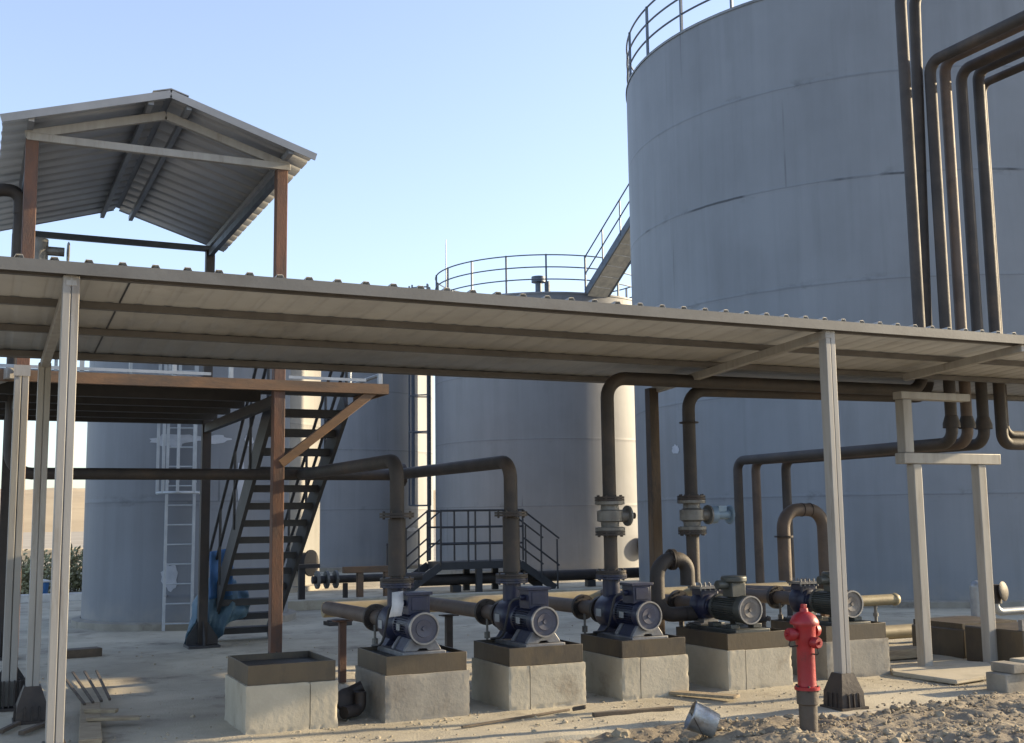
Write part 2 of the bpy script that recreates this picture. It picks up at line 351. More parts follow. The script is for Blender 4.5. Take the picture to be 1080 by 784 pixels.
# broken stones over that dirt: uncountable
m = MB(); cnt = 0
while cnt < 3000:
    x = random.uniform(4.3, 10.2); y = random.uniform(5.0, 7.75)
    if y > edge_y(x) + .05 or (x < 5 and y < 6.7): continue
    big = random.random()
    r = random.uniform(.006, .02) if big < .93 else random.uniform(.02, .045) if big < .995 else random.uniform(.045, .075)
    q = Matrix.Rotation(random.uniform(0, 6), 3, V((random.random(), random.random(), random.random() + .1)).normalized())
    n0 = len(m.v); c = V((x, y, dirt_z(x, y) + .02 + r * .1)); m.ball(c, 1, 1 if r < .02 else 2, 0, (1, 1, 1), q); sq = V((1, random.uniform(.6, 1), random.uniform(.5, .8))); o_ = V((random.uniform(0, 99), 0, 0))
    for k in range(n0, len(m.v)):
        d = m.v[k] - c; f = 1 + .55 * noise.noise(d * 1.1 + o_) + .22 * noise.noise(d * 2.7 + o_)
        m.v[k] = c + V((d.x * sq.x, d.y * sq.y, d.z * sq.z)) * (r * f)
    cnt += 1
tag(m.build('rubble', 'rock', flat=True), 'loose broken stones heaped along the slab edge', 'rubble', kind='stuff')
m = MB()
for k in range(900):
    x = random.uniform(.3, 10.5); y = random.uniform(7.9, 9.4) if k % 3 else random.uniform(9, 16)
    r = random.uniform(.005, .016) * (1 if k % 25 else 2)
    m.ball((x, y, -.008), r, 1, .25, (1, .8, .6))
tag(m.build('gravel', 'rockpale', flat=True), 'scattered pebbles lying on the dusty concrete', 'gravel', kind='stuff')

# desert hills and far tracks on the left
m = MB(); na, nr = 120, 14; vs = []
for j in range(nr):
    for i in range(na):
        a = R(-50 + 75 * i / (na - 1)); r = 260 + 220 * j / (nr - 1); t = j / (nr - 1)
        h = (math.sin(t * PI * .5)) * (13.5 + 2.5 * noise.noise(V((a * 7, 0, 0))) + 1.2 * noise.noise(V((a * 30, 0, 3)))) + 1.2 * noise.noise(V((a * 60, r * .04, 8))) * t - .3
        vs.append((r * math.sin(a), r * math.cos(a), h))
m.add(vs, [(j * na + i, j * na + i + 1, (j + 1) * na + i + 1, (j + 1) * na + i) for j in range(nr - 1) for i in range(na - 1)])
tag(m.build('hills', ground_mat('desert_slope', (.48, .37, .215), (.41, .31, .18), (.35, .26, .145), .03, .8, .4), angle=80), kind='structure')
m = MB(); m.box((-60, 43, -.3), (4.5, 46, .12)); m.box((-60, 62, -.3), (8, 64, .35))
tag(m.build('earth_banks', 'sand', bevel=.08), kind='structure')
m = MB(); m.box((-30, 26.0, -.05), (2.6, 26.25, .14))
tag(m.build('yard_kerb', 'whitewash', origin=(0, 26, 0), bevel=.02), 'white painted kerb at the back edge of the yard behind the posts', 'kerb')

# ------------------------------------------------------------------ tanks
def rim_dirs(c, deg):
    """unit vector on the tank at c, deg to the right of the direction facing the photographer"""
    t = -V((c[0], c[1], 0)).normalized(); r = V((-t.y, t.x, 0)); a = R(deg); return t * math.cos(a) + r * math.sin(a)
def tank(c, rad, h, base, label, shift, rail=True, nposts=20, cone=.35, group='storage tanks'):
    t = thing('storage_tank', label, 'tank', (c[0], c[1], 0), group); o = V((c[0], c[1], 0))
    n = 128
    MB().lathe([(rad, 0), (rad, h)], o, (0, 0, 1), n, caps=False).build('shell', tank_mat('tank_paint', rad, base, shift), t, angle=20)
    MB().lathe([(rad + .02, h - .05), (rad + .02, h), (rad - .02, h + .01), (.4, h + cone), (0, h + cone)], o, (0, 0, 1), n, caps=False).build('roof', tank_mat('tank_roof_paint', rad, tuple(v * 1.15 for v in base), shift + 5), t, angle=30)
    MB().lathe([(rad + .14, -.05), (rad + .14, .09), (rad + .01, .11)], o, (0, 0, 1), n, caps=False).build('foundation_ring', 'block2', t, angle=30)
    if rail:
        rl = MB()
        for z in (.38, .74, 1.1): 
            rr = rad - .03; pts = [o + V((rr * math.cos(2 * PI * k / 96), rr * math.sin(2 * PI * k / 96), h + z)) for k in range(97)]
            rl.tube(pts, .021, n=6, caps=False)
        rob = rl.build('railing', 'rail', t)
        p0 = None
        for k in range(nposts):
            a = 2 * PI * k / nposts + .1
            if p0 is None:
                p0 = MB().box((rad - .055 + c[0], c[1] - .025, h - .05), (rad - .005 + c[0], c[1] + .025, h + 1.12)).build('post', 'rail', rob); q = p0
            else: q = p0.copy(); C.objects.link(q); q.parent = rob
            q.rotation_euler = (0, 0, a)
    return t, o
big, bo = tank((18.3, 19.28), 5.6, 11.4, (.182, .200, .222), 'largest grey steel tank, filling the right side behind the riser pipes', 3, nposts=26)
mid, mo = tank((16.2, 32.1), 3.4, 8.05, (.19, .20, .218), 'grey tank with a domed top and railing, joined by a stair to the largest tank', 11, nposts=18)
far, fo = tank((11.5, 38.4), 3.2, 7.4, (.22, .235, .258), 'distant grey tank seen between the outdoor stair and the long caged ladder', 23, rail=False)
sun_, s_o = tank((5.27, 28.0), 2.5, 5.6, (.22, .215, .20), 'sunlit pale tank just right of the steep dark staircase', 31, rail=False)
lef, lo_ = tank((3.27, 19.53), 1.62, 4.9, (.165, .18, .205), 'small grey tank with white ladder and pale primer patches, under the gabled platform', 47, rail=False)
tank((32.0, 15.2), 5.6, 11.4, (.10, .116, .142), 'added grey tank out of view on the right, there to shade the middle of the yard', 61, rail=False)  # invented tank outside the view, placed so its shadow covers the middle yard
# man-ways and nozzles
def manhole(t, o, rad, deg, z, r, ln=.25, m='castgrey'):
    d = rim_dirs(o, deg); p = o + d * (rad - .03) + V((0, 0, z))
    b = MB().lathe([(r * .8, 0), (r * .8, ln), (r, ln), (r, ln + .05), (r * .3, ln + .07), (0, ln + .07)], p, d, 24, caps=False); return b.build('manhole', m, t)
manhole(sun_, s_o, 2.5, 52, .62, .30, m='dark'); manhole(mid, mo, 3.4, 56, .75, .32, m='skirt')
# vent, rod and weld bits on the domed tank
v = MB(); p = mo + V((-.9, -1.6, 8.2)); v.cyl(p, p + V((0, 0, .45)), .1, 12); v.cyl(p + V((0, 0, .45)), p + V((0, 0, .62)), .22, 14); v.cyl(p + V((.3, 0, 0)), p + V((.3, 0, .5)), .09, 10)
v.build('vent', 'rail', mid)
d = rim_dirs(mo, -62); p = mo + d * 3.3
MB().cyl(p + V((0, 0, 7.9)), p + V((0, 0, 10.1)), .03, 8, .012).build('lightning_rod', 'galv', mid)
# long caged ladder on the left flank of the domed tank
d = rim_dirs(mo, -91); tdir = V((-d.y, d.x, 0)); lad = MB(); base = mo + d * 3.5
vw = V((mo.x, mo.y, 0)).normalized(); sd_ = V((vw.y, -vw.x, 0))
for s in (-.2, .2): lad.box(base + d * .12 + tdir * s - V((.025, .025, 0)) + V((0, 0, .3)), base + d * .12 + tdir * s + V((.025, .025, 9.0)))
for k in range(29): lad.cyl(base + d * .12 - tdir * .2 + V((0, 0, .4 + .3 * k)), base + d * .12 + tdir * .2 + V((0, 0, .4 + .3 * k)), .014, 6)
lob = lad.build('ladder', 'rail', mid)
cg = MB()
for k in range(7):
    z = 2.0 + 1.15 * k; cg.tube([base + d * .12 + (tdir * (.33 * math.cos(a)) + d * (.62 * math.sin(a))) + V((0, 0, z)) for a in [PI * j / 10 for j in range(11)]], .022, n=6)
for a in (0, .3, .5, .7, 1): 
    q = base + d * .12 + tdir * (.33 * math.cos(PI * a)) + d * (.62 * math.sin(PI * a)); cg.box(q - V((.022, .022, -2.0)), q + V((.022, .022, 9.0)))
cg.build('cage', 'rail', lob)
# ladder with cage and primer patches on the small left tank
d = rim_dirs(lo_, -4); td = V((-d.y, d.x, 0)); b0 = lo_ + d * 1.82; lad = MB()
for s in (-.20, .20): lad.box(b0 + td * s - V((.02, .02, 0)), b0 + td * s + V((.02, .02, 5.2)))
for k in range(18): lad.cyl(b0 - td * .2 + V((0, 0, .1 + .29 * k)), b0 + td * .2 + V((0, 0, .1 + .29 * k)), .012, 6)
for z in (.5, 2.2, 4.2):
    for s in (-.2, .2): lad.beam(b0 + td * s + V((0, 0, z)), b0 + td * s - d * .22 + V((0, 0, z)), .03, .03)
lob = lad.build('ladder', 'ladder', lef); cg = MB()
for z in (2.02, 3.1, 4.2, 5.1): cg.tube([b0 + td * (.34 * math.cos(a)) + d * (.58 * math.sin(a)) + V((0, 0, z)) for a in [PI * j / 10 for j in range(11)]], .022, n=6)
for a in (0, .28, .5, .72, 1):
    q = b0 + td * (.34 * math.cos(PI * a)) + d * (.58 * math.sin(PI * a)); cg.box(q - V((.02, .02, -2.02)), q + V((.02, .02, 5.15)))
cg.build('cage', 'ladder', lob)
def patch(t, o, rad, deg, z, w, h, seed):
    random.seed(seed); m = MB(); n = 22; ring = []
    for k in range(n):
        a = 2 * PI * k / n; f = random.uniform(.72, 1.1); ring.append((w * f * math.cos(a), h * f * math.sin(a)))
    vs = []
    for dr in (.004, .009):
        for (x, y) in ring + [(0, 0)]:
            dd = rim_dirs(o, deg + math.degrees(x / rad)); vs.append(o + dd * (rad + dr) + V((0, 0, z + y)))
    k = n + 1; fs = [(k + i, k + (i + 1) % n, 2 * k - 1) for i in range(n)] + [(i, (i + 1) % n, k + (i + 1) % n, k + i) for i in range(n)]
    m.add(vs, fs).build('primer_patch', 'primer', t)
for a in ((-10, 2.83, .34, .10, 1), (14, 2.85, .22, .07, 2), (-9, .78, .13, .22, 3), (33, 2.85, .10, .09, 4), (28, 2.2, .07, .36, 5), (-2, 2.86, .3, .06, 6)): patch(lef, lo_, 1.62, *a)
for a in ((46, 1.25, .4, .07, 7), (38, 1.15, .2, .06, 8)): patch(far, fo, 3.2, *a)
patch(big, bo, 5.6, -47, 2.9, .14, .1, 9)
random.seed(11)

# stair from the domed tank up to the rim of the largest tank
S = V((16.3, 28.7, 8.05)); E_ = V((17.05, 24.9, 11.4)); dd = (E_ - S).normalized(); side = V((dd.y, -dd.x, 0)).normalized()
st = thing('connecting_stair', 'short steel stair bridging the two tank rims high up', 'stair', S)
pan = MB()
for s in (-.4, .4): pan.beam(S + side * s, E_ + side * s, .05, .2)
pan.build('stringers', 'rail', st)
tr = MB(); pl = MB()
for k in range(13):
    p = S + (E_ - S) * ((k + .5) / 13); tr.beam(p - side * .38, p + side * .38, .26, .03)
tr.build('treads', 'galv', st)
pl.beam(S - V((0, 0, .1)), E_ - V((0, 0, .1)), .72, .02); pl.build('soffit_plate', 'galv', st)
for s in (-.42, .42):
    hr = MB()
    for z in (.55, 1.05): hr.tube([S + side * s + V((0, 0, z)), E_ + side * s + V((0, 0, z))], .022, n=6)
    for k in range(6):
        p = S + (E_ - S) * (k / 5) + side * s; hr.cyl(p, p + V((0, 0, 1.05)), .022, 6)
    hr.build('handrail', 'rail', st)
# ------------------------------------------------------------------ long lean-to canopy over the pumps
YF, YR, ZF, ZR, XL, XR = 7.62, 10.48, 3.235, 3.045, -1.6, 12.5
can = thing('shed_canopy', 'long low corrugated metal canopy on pale steel posts over the pump row', 'canopy', (.52, 7.7, 0))
sl_ = V((0, YR - YF, ZR - ZF)); nrm = V((0, -(ZR - ZF), YR - YF)).normalized()
ribbed((XL, YF, ZF), sl_, (XR - XL, 0, 0), .205, .03, nrm).build('roof_sheet', 'sheet', can, solid=.003, angle=20)
ribbed((XL + .01, YF + .002, ZF - .010), sl_ * .998, (XR - XL - .02, 0, 0), .205, .005, nrm).build('soffit_sheet', 'sheet', can, solid=.002, angle=20)
f = MB(); f.box((XL, YF - .012, ZF - .075), (XR, YF - .004, ZF + .006)); f.build('front_trim', 'trim', can)
f = MB(); f.box((XL, YR + .004, ZR - .05), (XR, YR + .012, ZR + .006)); f.build('rear_trim', 'trim', can)
def zroof(y): return ZF + (ZR - ZF) * (y - YF) / (YR - YF)
for y in (7.75, 8.55, 9.40, 10.36):
    z = zroof(y) - .014; p = MB(); p.box((XL + .02, y - .025, z - .05), (XR - .02, y - .021, z)); p.box((XL + .02, y - .0205, z - .004), (XR - .02, y + .025, z)); p.box((XL + .02, y - .0205, z - .05), (XR - .02, y + .025, z - .046))
    p.build('purlin', 'purlin', can)
for x, ye in ((.52, YR - .02), (6.62, YR - .02), (8.97, 9.19), (12.3, YR - .02)):
    p = MB(); p.beam((x, YF + .03, zroof(YF) - .105), (x, ye, zroof(ye) - .105), .07, .075); p.build('rafter', 'post', can, bevel=.006)
# roof joint strip
p = MB()
for a, b in ((7.8, 8.5), (8.62, 9.35), (9.47, 10.3)): p.beam((.905, a, zroof(a) - .016), (.905, b, zroof(b) - .016), .012, .006)
p.build('sheet_joint', 'black', can)
def post(x, y, zt, boot=.28, w=.10):
    ob = MB(); h = w / 2
    ob.box((x - h, y - h, .02), (x - .003, y + h, zt)); ob.box((x + .003, y - h, .02), (x + h, y + h, zt)); ob.box((x - .0035, y - h + .008, .02), (x + .0035, y + h - .008, zt - .01))
    po = ob.build('post', 'post', can, bevel=.008)
    b = MB(); b.box((x - .14, y - .14, -.02), (x + .14, y + .14, .014)); g0 = h + .003; vs = []
    for (hw, z) in ((.118, .014), (.114, .13), (g0 + .012, boot), (g0, boot), (.10, .13), (.104, .014)): vs += [(x - hw, y - hw, z), (x + hw, y - hw, z), (x + hw, y + hw, z), (x - hw, y + hw, z)]
    b.add(vs, [(4 * k + c_, 4 * k + (c_ + 1) % 4, 4 * k + 4 + (c_ + 1) % 4, 4 * k + 4 + c_) for k in range(5) for c_ in range(4)])
    for dx in (-.055, .0, .055):
        b.prism([(x + dx - .004, y - .1185, .014), (x + dx - .004, y - .135, .014), (x + dx - .004, y - .128, .12), (x + dx - .004, y - .1155, .13)], (.008, 0, 0))
        b.prism([(x - .1185, y + dx - .004, .014), (x - .135, y + dx - .004, .014), (x - .128, y + dx - .004, .12), (x - .1155, y + dx - .004, .13)], (0, .008, 0))
    b.build('base_shoe', 'shoe', po)
for x in (.52, 6.64, 12.3):
    post(x, 7.7, zroof(7.7) - .07)
    if x != 6.64: post(x, 10.42, zroof(10.42) - .1)
b = MB(); b.box((6.5, 10.36, 0), (6.6, 10.46, zroof(10.4) - .1)); b.box((6.602, 10.375, .0), (6.62, 10.445, zroof(10.4) - .12))
b.build('post', 'brownpost', can, bevel=.005)
# free post beside the canopy with a sloping arm
fp = thing('free_post', 'pale capped steel post on a dark shoe, leftmost of the three pale posts', 'post', (.37, 11.22, 0))
b = MB(); b.box((.31, 11.16, .02), (.366, 11.28, 3.0)); b.box((.374, 11.16, .02), (.43, 11.28, 3.0)); b.box((.366, 11.18, .02), (.374, 11.26, 2.99)); b.build('shaft', 'post', fp, bevel=.006)
b = MB(); b.box((.30, 11.15, 3.0), (.44, 11.29, 3.02)); b.box((.30, 11.145, 2.92), (.44, 11.15, 3.02)); b.build('cap', 'post', fp)
MB().beam((.29, 11.3, 2.96), (-.45, 14.2, 2.96), .09, .1).build('arm', 'post', fp, bevel=.006)
b = MB(); b.box((.22, 11.07, -.02), (.52, 11.37, .014))
for a in range(7):
    for s in (11.1, 11.29): b.box((.235 + .043 * a, s, .014), (.247 + .043 * a, s + .06, .24))
b.box((.235, 11.13, .014), (.31, 11.14, .24)); b.box((.43, 11.13, .014), (.51, 11.14, .24)); b.build('base_shoe', 'dark', fp)

# ------------------------------------------------------------------ gabled loading platform
TX0, TX1, TY0, TY1, ZD = .385, 2.78, 11.47, 15.4, 3.0
tw = thing('loading_platform', 'raised steel loading platform with gabled sheet roof, rusty posts and a steep stair', 'platform', (TX1, TY0, 0))
def tpost(x, y, zt, m, w=.115):
    b = MB(); b.box((x - w / 2, y - w / 2, .0), (x + w / 2, y + w / 2, zt)); po = b.build('post', m, tw, bevel=.006)
    b = MB(); b.box((x - .2, y - .2, -.02), (x + .2, y + .2, .02))
    for s in (-1, 1):
        b.prism([(x - .006, y + s * (w / 2 + .002), .02), (x - .006, y + s * .2, .02), (x - .006, y + s * .2, .1), (x - .006, y + s * (w / 2 + .002), .32)], (.012, 0, 0))
        b.prism([(x + s * (w / 2 + .002), y - .006, .02), (x + s * .2, y - .006, .02), (x + s * .2, y - .006, .1), (x + s * (w / 2 + .002), y - .006, .32)], (0, .012, 0))
    b.build('base_plate', 'black', po)
tpost(TX1, TY0, 5.22, 'rust'); tpost(TX0, TY0, 5.22, 'rust'); tpost(TX1, TY1, 5.22, 'dark'); tpost(TX0, TY1, 5.22, 'dark')
# deck
dk = MB(); dk.box((TX0 - .5, TY0 - .06, ZD - .012), (TX1 + .05, TY1 + .1, ZD)); dk.box((TX1 + .055, TY0 - .06, ZD - .012), (3.92, 12.62, ZD)); dko = dk.build('deck', 'black', tw)
b = MB(); b.box((TX0 - .5, TY0 - .085, ZD - .10), (3.93, TY0 - .075, ZD + .005)); b.box((TX0 - .5, TY0 - .0745, ZD - .10), (3.93, TY0 - .01, ZD - .09)); b.box((3.925, TY0 - .0745, ZD - .10), (3.935, 12.62, ZD + .005)); b.build('edge_channel', 'orange', tw)
b = MB()
for y in (12.3, 13.1, 13.9, 14.7, 15.4): b.box((TX0 - .45, y - .04, ZD - .13), (TX1, y + .04, ZD - .014))
for x in (TX0, TX1): b.box((x - .04, TY0 + .09, ZD - .24), (x + .04, TY1, ZD - .132))
b.build('joists', 'black', tw)
b = MB(); b.beam((TX1 + .02, TY0 - .03, 2.16), (3.78, TY0 - .03, 2.93), .07, .09); b.build('knee_brace', 'orange', tw, bevel=.005)
# deck railing
def rail_run(p, q, zs):
    r_ = MB()
    for z in zs: r_.tube([V(p) + V((0, 0, z)), V(q) + V((0, 0, z))], .02, n=6)
    for k in (0, 1): e = V(p) + (V(q) - V(p)) * k; r_.cyl(e, e + V((0, 0, .91)), .02, 6)
    return r_.build('railing', 'galv', tw)
rail_run((TX0 - .45, TY1, ZD), (TX1, TY1, ZD), (.12, .5, .9)); rail_run((3.88, TY0 + .04, ZD), (3.88, 12.6, ZD), (.12, .5, .9))
ro = rail_run((TX0 - .45, TY0, ZD), (3.85, TY0, ZD), (.5, .9))
MB().box((TX0 - .45, TY0 - .03, ZD + .03), (2.1, TY0 - .02, ZD + .06)).build('toe_board', 'galv', tw); MB().box((TX1 + .1, TY0 - .03, ZD + .03), (3.7, TY0 - .02, ZD + .06)).build('toe_board', 'galv', tw)
for x in (-.05, .9, 1.75, 2.3, 3.86):
    MB().box((x - .02, TY0 - .02, ZD), (x + .02, TY0 + .02, ZD + .9)).build('post', 'galv', ro)
for x in (.9, 1.8): MB().box((x - .02, TY1 - .02, ZD), (x + .02, TY1 + .02, ZD + .9)).build('post', 'galv', ro)
# gable roof
RX, RZ, EX0, EX1, EZ, GY0, GY1 = 1.6, 5.74, .12, 3.03, 5.30, 11.12, 15.75
for ex, sgn in ((EX1, 1), (EX0, -1)):
    U = V((ex - RX, 0, EZ - RZ)); nn = V((RZ - EZ, 0, abs(ex - RX))).normalized(); nn = V((nn.x * sgn, 0, nn.z))
    ribbed((RX + .03 * sgn, GY0, RZ - .005), U - V((.03 * sgn, 0, 0)), (0, GY1 - GY0, 0), .29, .025, nn).build('roof_sheet', 'gsheet', tw, solid=.003, angle=20)
rc = MB(); rc.prism([(RX - .17, GY0 - .01, RZ + .005), (RX, GY0 - .01, RZ + .055), (RX + .17, GY0 - .01, RZ + .005), (RX + .17, GY0 - .01, RZ - .003), (RX, GY0 - .01, RZ + .042), (RX - .17, GY0 - .01, RZ - .003)], (0, GY1 - GY0 + .02, 0)); rc.build('ridge_cap', 'barge', tw)
def rz(x): return RZ - (RZ - EZ) * abs(x - RX) / (EX1 - RX if x > RX else RX - EX0)
for x in (.36, 1.42, 1.78, 2.80):
    b = MB(); b.beam((x, GY0 + .02, rz(x) - .045), (x, GY1 - .02, rz(x) - .045), .05, .06); b.build('purlin', 'barge', tw)
def truss(y, m, tie):
    b = MB(); b.beam((TX0 - .05, y, 5.24), (TX1 + .08, y, 5.24), .06, .075); b.build('tie_beam', tie, tw, bevel=.004)
    b = MB(); b.beam((TX0 - .06, y, rz(TX0) - .13), (RX, y, RZ - .12), .05, .08); b.beam((RX, y, RZ - .12), (TX1 + .06, y, rz(TX1) - .13), .05, .08); b.build('rafter', m, tw)
b = MB(); b.beam((EX0 - .02, GY0 - .012, EZ - .02), (RX, GY0 - .012, RZ - .005), .01, .075); b.beam((RX, GY0 - .012, RZ - .005), (EX1 + .02, GY0 - .012, EZ - .02), .01, .075); b.build('barge_strip', 'barge', tw)
truss(TY0 - .04, 'post', 'post'); MB().beam((TX0 - .05, TY1, 5.24), (TX1 + .08, TY1, 5.24), .06, .075).build('tie_beam', 'rail', tw)
for x in (TX0, TX1): MB().beam((x, TY0, 5.17), (x, TY1, 5.17), .06, .08).build('eave_beam', 'rail', tw)
# steep stair
X0, X1 = 3.0, 3.85; T0 = V((0, 12.66, ZD - .02)); T1 = V((0, 16.25, .0)); sd2 = (T1 - T0).normalized()
stp = MB()
for x in (X0, X1): stp.beam((x, T0.y, T0.z - .05), (x, T1.y, T1.z - .0), .045, .30)
sto = stp.build('staircase', 'black', tw)
for k in range(14):
    p = T0 + (T1 - T0) * ((k + .7) / 14.4)
    MB().box((X0 + .022, p.y - .11, p.z - .07), (X1 - .022, p.y + .11, p.z + .012)).build('tread', 'black', sto)
for x in (X0 - .03, X1 + .03):
    h = MB()
    for z in (.5, .98): h.tube([(x, T0.y, T0.z + z), (x, T1.y, T1.z + z)], .02, n=8)
    for k in range(5):
        p = T0 + (T1 - T0) * (k / 4 * .96 + .02); h.cyl((x, p.y, p.z), (x, p.y, p.z + .98), .018, 8)
    h.build('handrail', 'black', sto)
# ------------------------------------------------------------------ dark manifold feeding the riser pipes and its goose-neck
PR = .064
mf = thing('manifold_pipe', 'long dark horizontal pipe crossing the left side, elbowed up to the platform', 'pipe', (.35, 13.1, 2.1))
MB().tube([(.35, 13.1, 5.05), (.35, 13.1, 2.12), (4.68, 13.1, 2.12)], PR, .22).build('pipe_run', 'pipe', mf)
MB().tube([(.35, 13.1, 4.9), (.35, 13.1, 5.15), (.02, 13.1, 5.15), (.02, 13.1, 3.1)], .07, .16).build('goose_neck', 'pipe', mf)
flange(mf, (.35, 13.1, 4.35), (0, 0, 1), .15); flange(mf, (4.69, 13.1, 2.12), (1, 0, 0), .14)
b = MB(); b.cyl((.55, 13.0, 4.35), (.55, 13.0, 4.62), .09, 12); b.cyl((.42, 13.0, 4.5), (.8, 13.0, 4.5), .05, 10); b.lathe([(.1, -.012), (.12, 0), (.1, .012)], (.84, 13.0, 4.5), (1, 0, 0), 16); b.build('valve', 'valve', mf)
def discharge(x, label):
    y = 9.74
    t = thing('discharge_pipe', label, 'pipe', (x, y, 1.0), 'discharge risers of the blue pumps')
    MB().tube([(x, y, 1.06), (x, y, 2.12), (x, 13.02, 2.12)], PR, .17).build('pipe_run', 'pipe', t)
    b = MB(); b.lathe([(PR + .016, 0), (PR + .014, .5)], (x, y, 1.10), (0, 0, 1), 18); b.build('sleeve', 'pipe', t)
    flange(t, (x, y, 1.63), (0, 0, 1), .155); flange(t, (x, y, 1.06), (0, 0, 1), .15)
    return t
P1, P2, P3, P4, P5 = 3.44, 4.56, 5.62, 6.76, 8.03
discharge(P1, 'dark riser pipe with elbow standing over the pump that carries a paper tag')
discharge(P2, 'dark elbowed riser pipe in front of the small crossover platform')

# ------------------------------------------------------------------ concrete plinths
def plinth(x, y, w, d, h, m, label, groove=None):
    t = thing('pump_plinth', label, 'plinth', (x, y, 0), 'concrete plinths in the pump row')
    b = MB()
    n = 9
    def wob(p, s): return V(p) + V((.006 * noise.noise(V(p) * 6 + V((s, 0, 0))), .006 * noise.noise(V(p) * 6 + V((0, s, 0))), 0))
    if groove:
        b.box((x, y, -.03), (x + groove - .004, y + d, h)); b.box((x + groove + .004, y, -.03), (x + w, y + d, h - .004)); b.box((x + groove - .0045, y + .012, -.03), (x + groove + .0045, y + d - .01, h - .006))
    else: b.box((x, y, -.03), (x + w, y + d, h))
    bm = bmesh.new(); tmp = bpy.data.meshes.new('tmp'); tmp.from_pydata([p[:] for p in b.v], [], b.f); bm.from_mesh(tmp); bpy.data.meshes.remove(tmp)
    bmesh.ops.subdivide_edges(bm, edges=bm.edges[:], cuts=23, use_grid_fill=True)
    ctr = V((x + w / 2, y + d / 2, h / 2)); hd_ = V((w / 2, d / 2, h / 2))
    for v in bm.verts:
        q = v.co - ctr; near = [min(1, max(0, (abs(q[i]) - hd_[i] + .022) / .022)) for i in range(3)]
        edge = sorted(near)[1]                                        # 1 on an arris
        n1 = noise.noise(v.co * 9); n2 = noise.noise(v.co * 26 + V((3, 1, 7)))
        pull = edge * (.002 + .016 * max(0, n1 - .12) + .010 * max(0, n2 - .1)) + .0015 * n2
        if q.z < hd_.z - .001 or True: v.co -= V((q.x / hd_.x, q.y / hd_.y, (q.z / hd_.z) * .5)) * pull * .8
    b.v = [v.co.copy() for v in bm.verts]; bm.verts.index_update(); b.f = [tuple(v.index for v in f.verts) for f in bm.faces]; bm.free()
    b.build('concrete_block', m, t, angle=32)
    k = MB(); a = .018; z1 = h + .15; T = .012
    k.box((x + a, y + a, h - .002), (x + w - a, y + a + T, z1)); k.box((x + a, y + d - a - T, h - .002), (x + w - a, y + d - a, z1))
    k.box((x + a, y + a + T, h - .002), (x + a + T, y + d - a - T, z1)); k.box((x + w - a - T, y + a + T, h - .002), (x + w - a, y + d - a - T, z1))
    k.build('steel_skirt', 'skirt', t, bevel=.002)
    MB().box((x + a + T + .001, y + a + T + .001, h - .001), (x + w - a - T - .001, y + d - a - T - .001, z1 - (.05 if groove == .5 else .03))).build('sump_fill', 'oil', t)
    return t
PD = .80
plinth(1.95, 8.95, .725, PD, .35, 'block', 'pale concrete plinth with empty dark steel tray and no pump on it', .50)
plinth(3.06, 8.95, .735, PD, .35, 'block2', 'greyer concrete plinth under the pump that carries a paper tag')
plinth(4.15, 8.95, .74, PD, .35, 'block', 'pale plinth with a groove near its left edge, under the middle blue pump', .20)
plinth(5.25, 8.95, .70, PD, .35, 'block', 'rough edged plinth under the blue pump nearest the green ones', .19)
plinth(6.38, 8.95, .74, PD + .1, .35, 'block', 'concrete plinth just left of the red hydrant, with a green pump on top', .2)
plinth(7.62, 9.05, .80, PD + .1, .35, 'block2', 'grey plinth behind the pale post, rightmost of the pump row')

# ------------------------------------------------------------------ pumps
def arc_ribs(m, c, r0, r1, y0, y1, n, wd=.006, skip=None):
    for k in range(n):
        a = 2 * PI * k / n
        if skip and skip(a): continue
        d = V((math.cos(a), 0, math.sin(a))); p = V(c)
        m.beam(p + d * ((r0 + r1) / 2) + V((0, y0, 0)), p + d * ((r0 + r1) / 2) + V((0, y1, 0)), wd, r1 - r0, up=d)
def motor(t, x, y0, y1, z, r, m, face):
    c = (x, 0, z); b = MB()
    b.lathe([(r * .86, y0 + .10), (r * .86, y1 - .02), (r * .98, y1 - .02), (r * .98, y1 + .02), (r * .5, y1 + .05)], (x, 0, z), (0, 1, 0), 32)
    arc_ribs(b, c, r * .84, r, y0 + .115, y1 - .02, 36, skip=lambda a: 1.0 < a < 2.14)
    bo = b.build('motor_body', m, t)
    b = MB(); b.lathe([(r * 1.01, y0 + .118), (r * 1.03, y0 + .11), (r * 1.03, y0 + .014), (r * 1.0, y0 + .004)], (x, 0, z), (0, 1, 0), 40, caps=False); fc = b.build('fan_cowl', m, t)
    b = MB(); b.lathe([(0, y0 + .002), (.018, y0 + .001), (.02, y0 + .012), (r * .55, y0 + .006), (r * .57, y0 + .012), (r * .92, y0 + .012)], (x, 0, z), (0, 1, 0), 40, caps=False)
    b.build('cowl_grille', face, fc)
    b = MB(); b.lathe([(r * .92, y0 + .013), (r * .925, y0 - .002), (r * 1.03, y0 - .002), (r * 1.04, y0 + .02)], (x, 0, z), (0, 1, 0), 40, caps=False); b.build('cowl_rim', 'rim', fc)
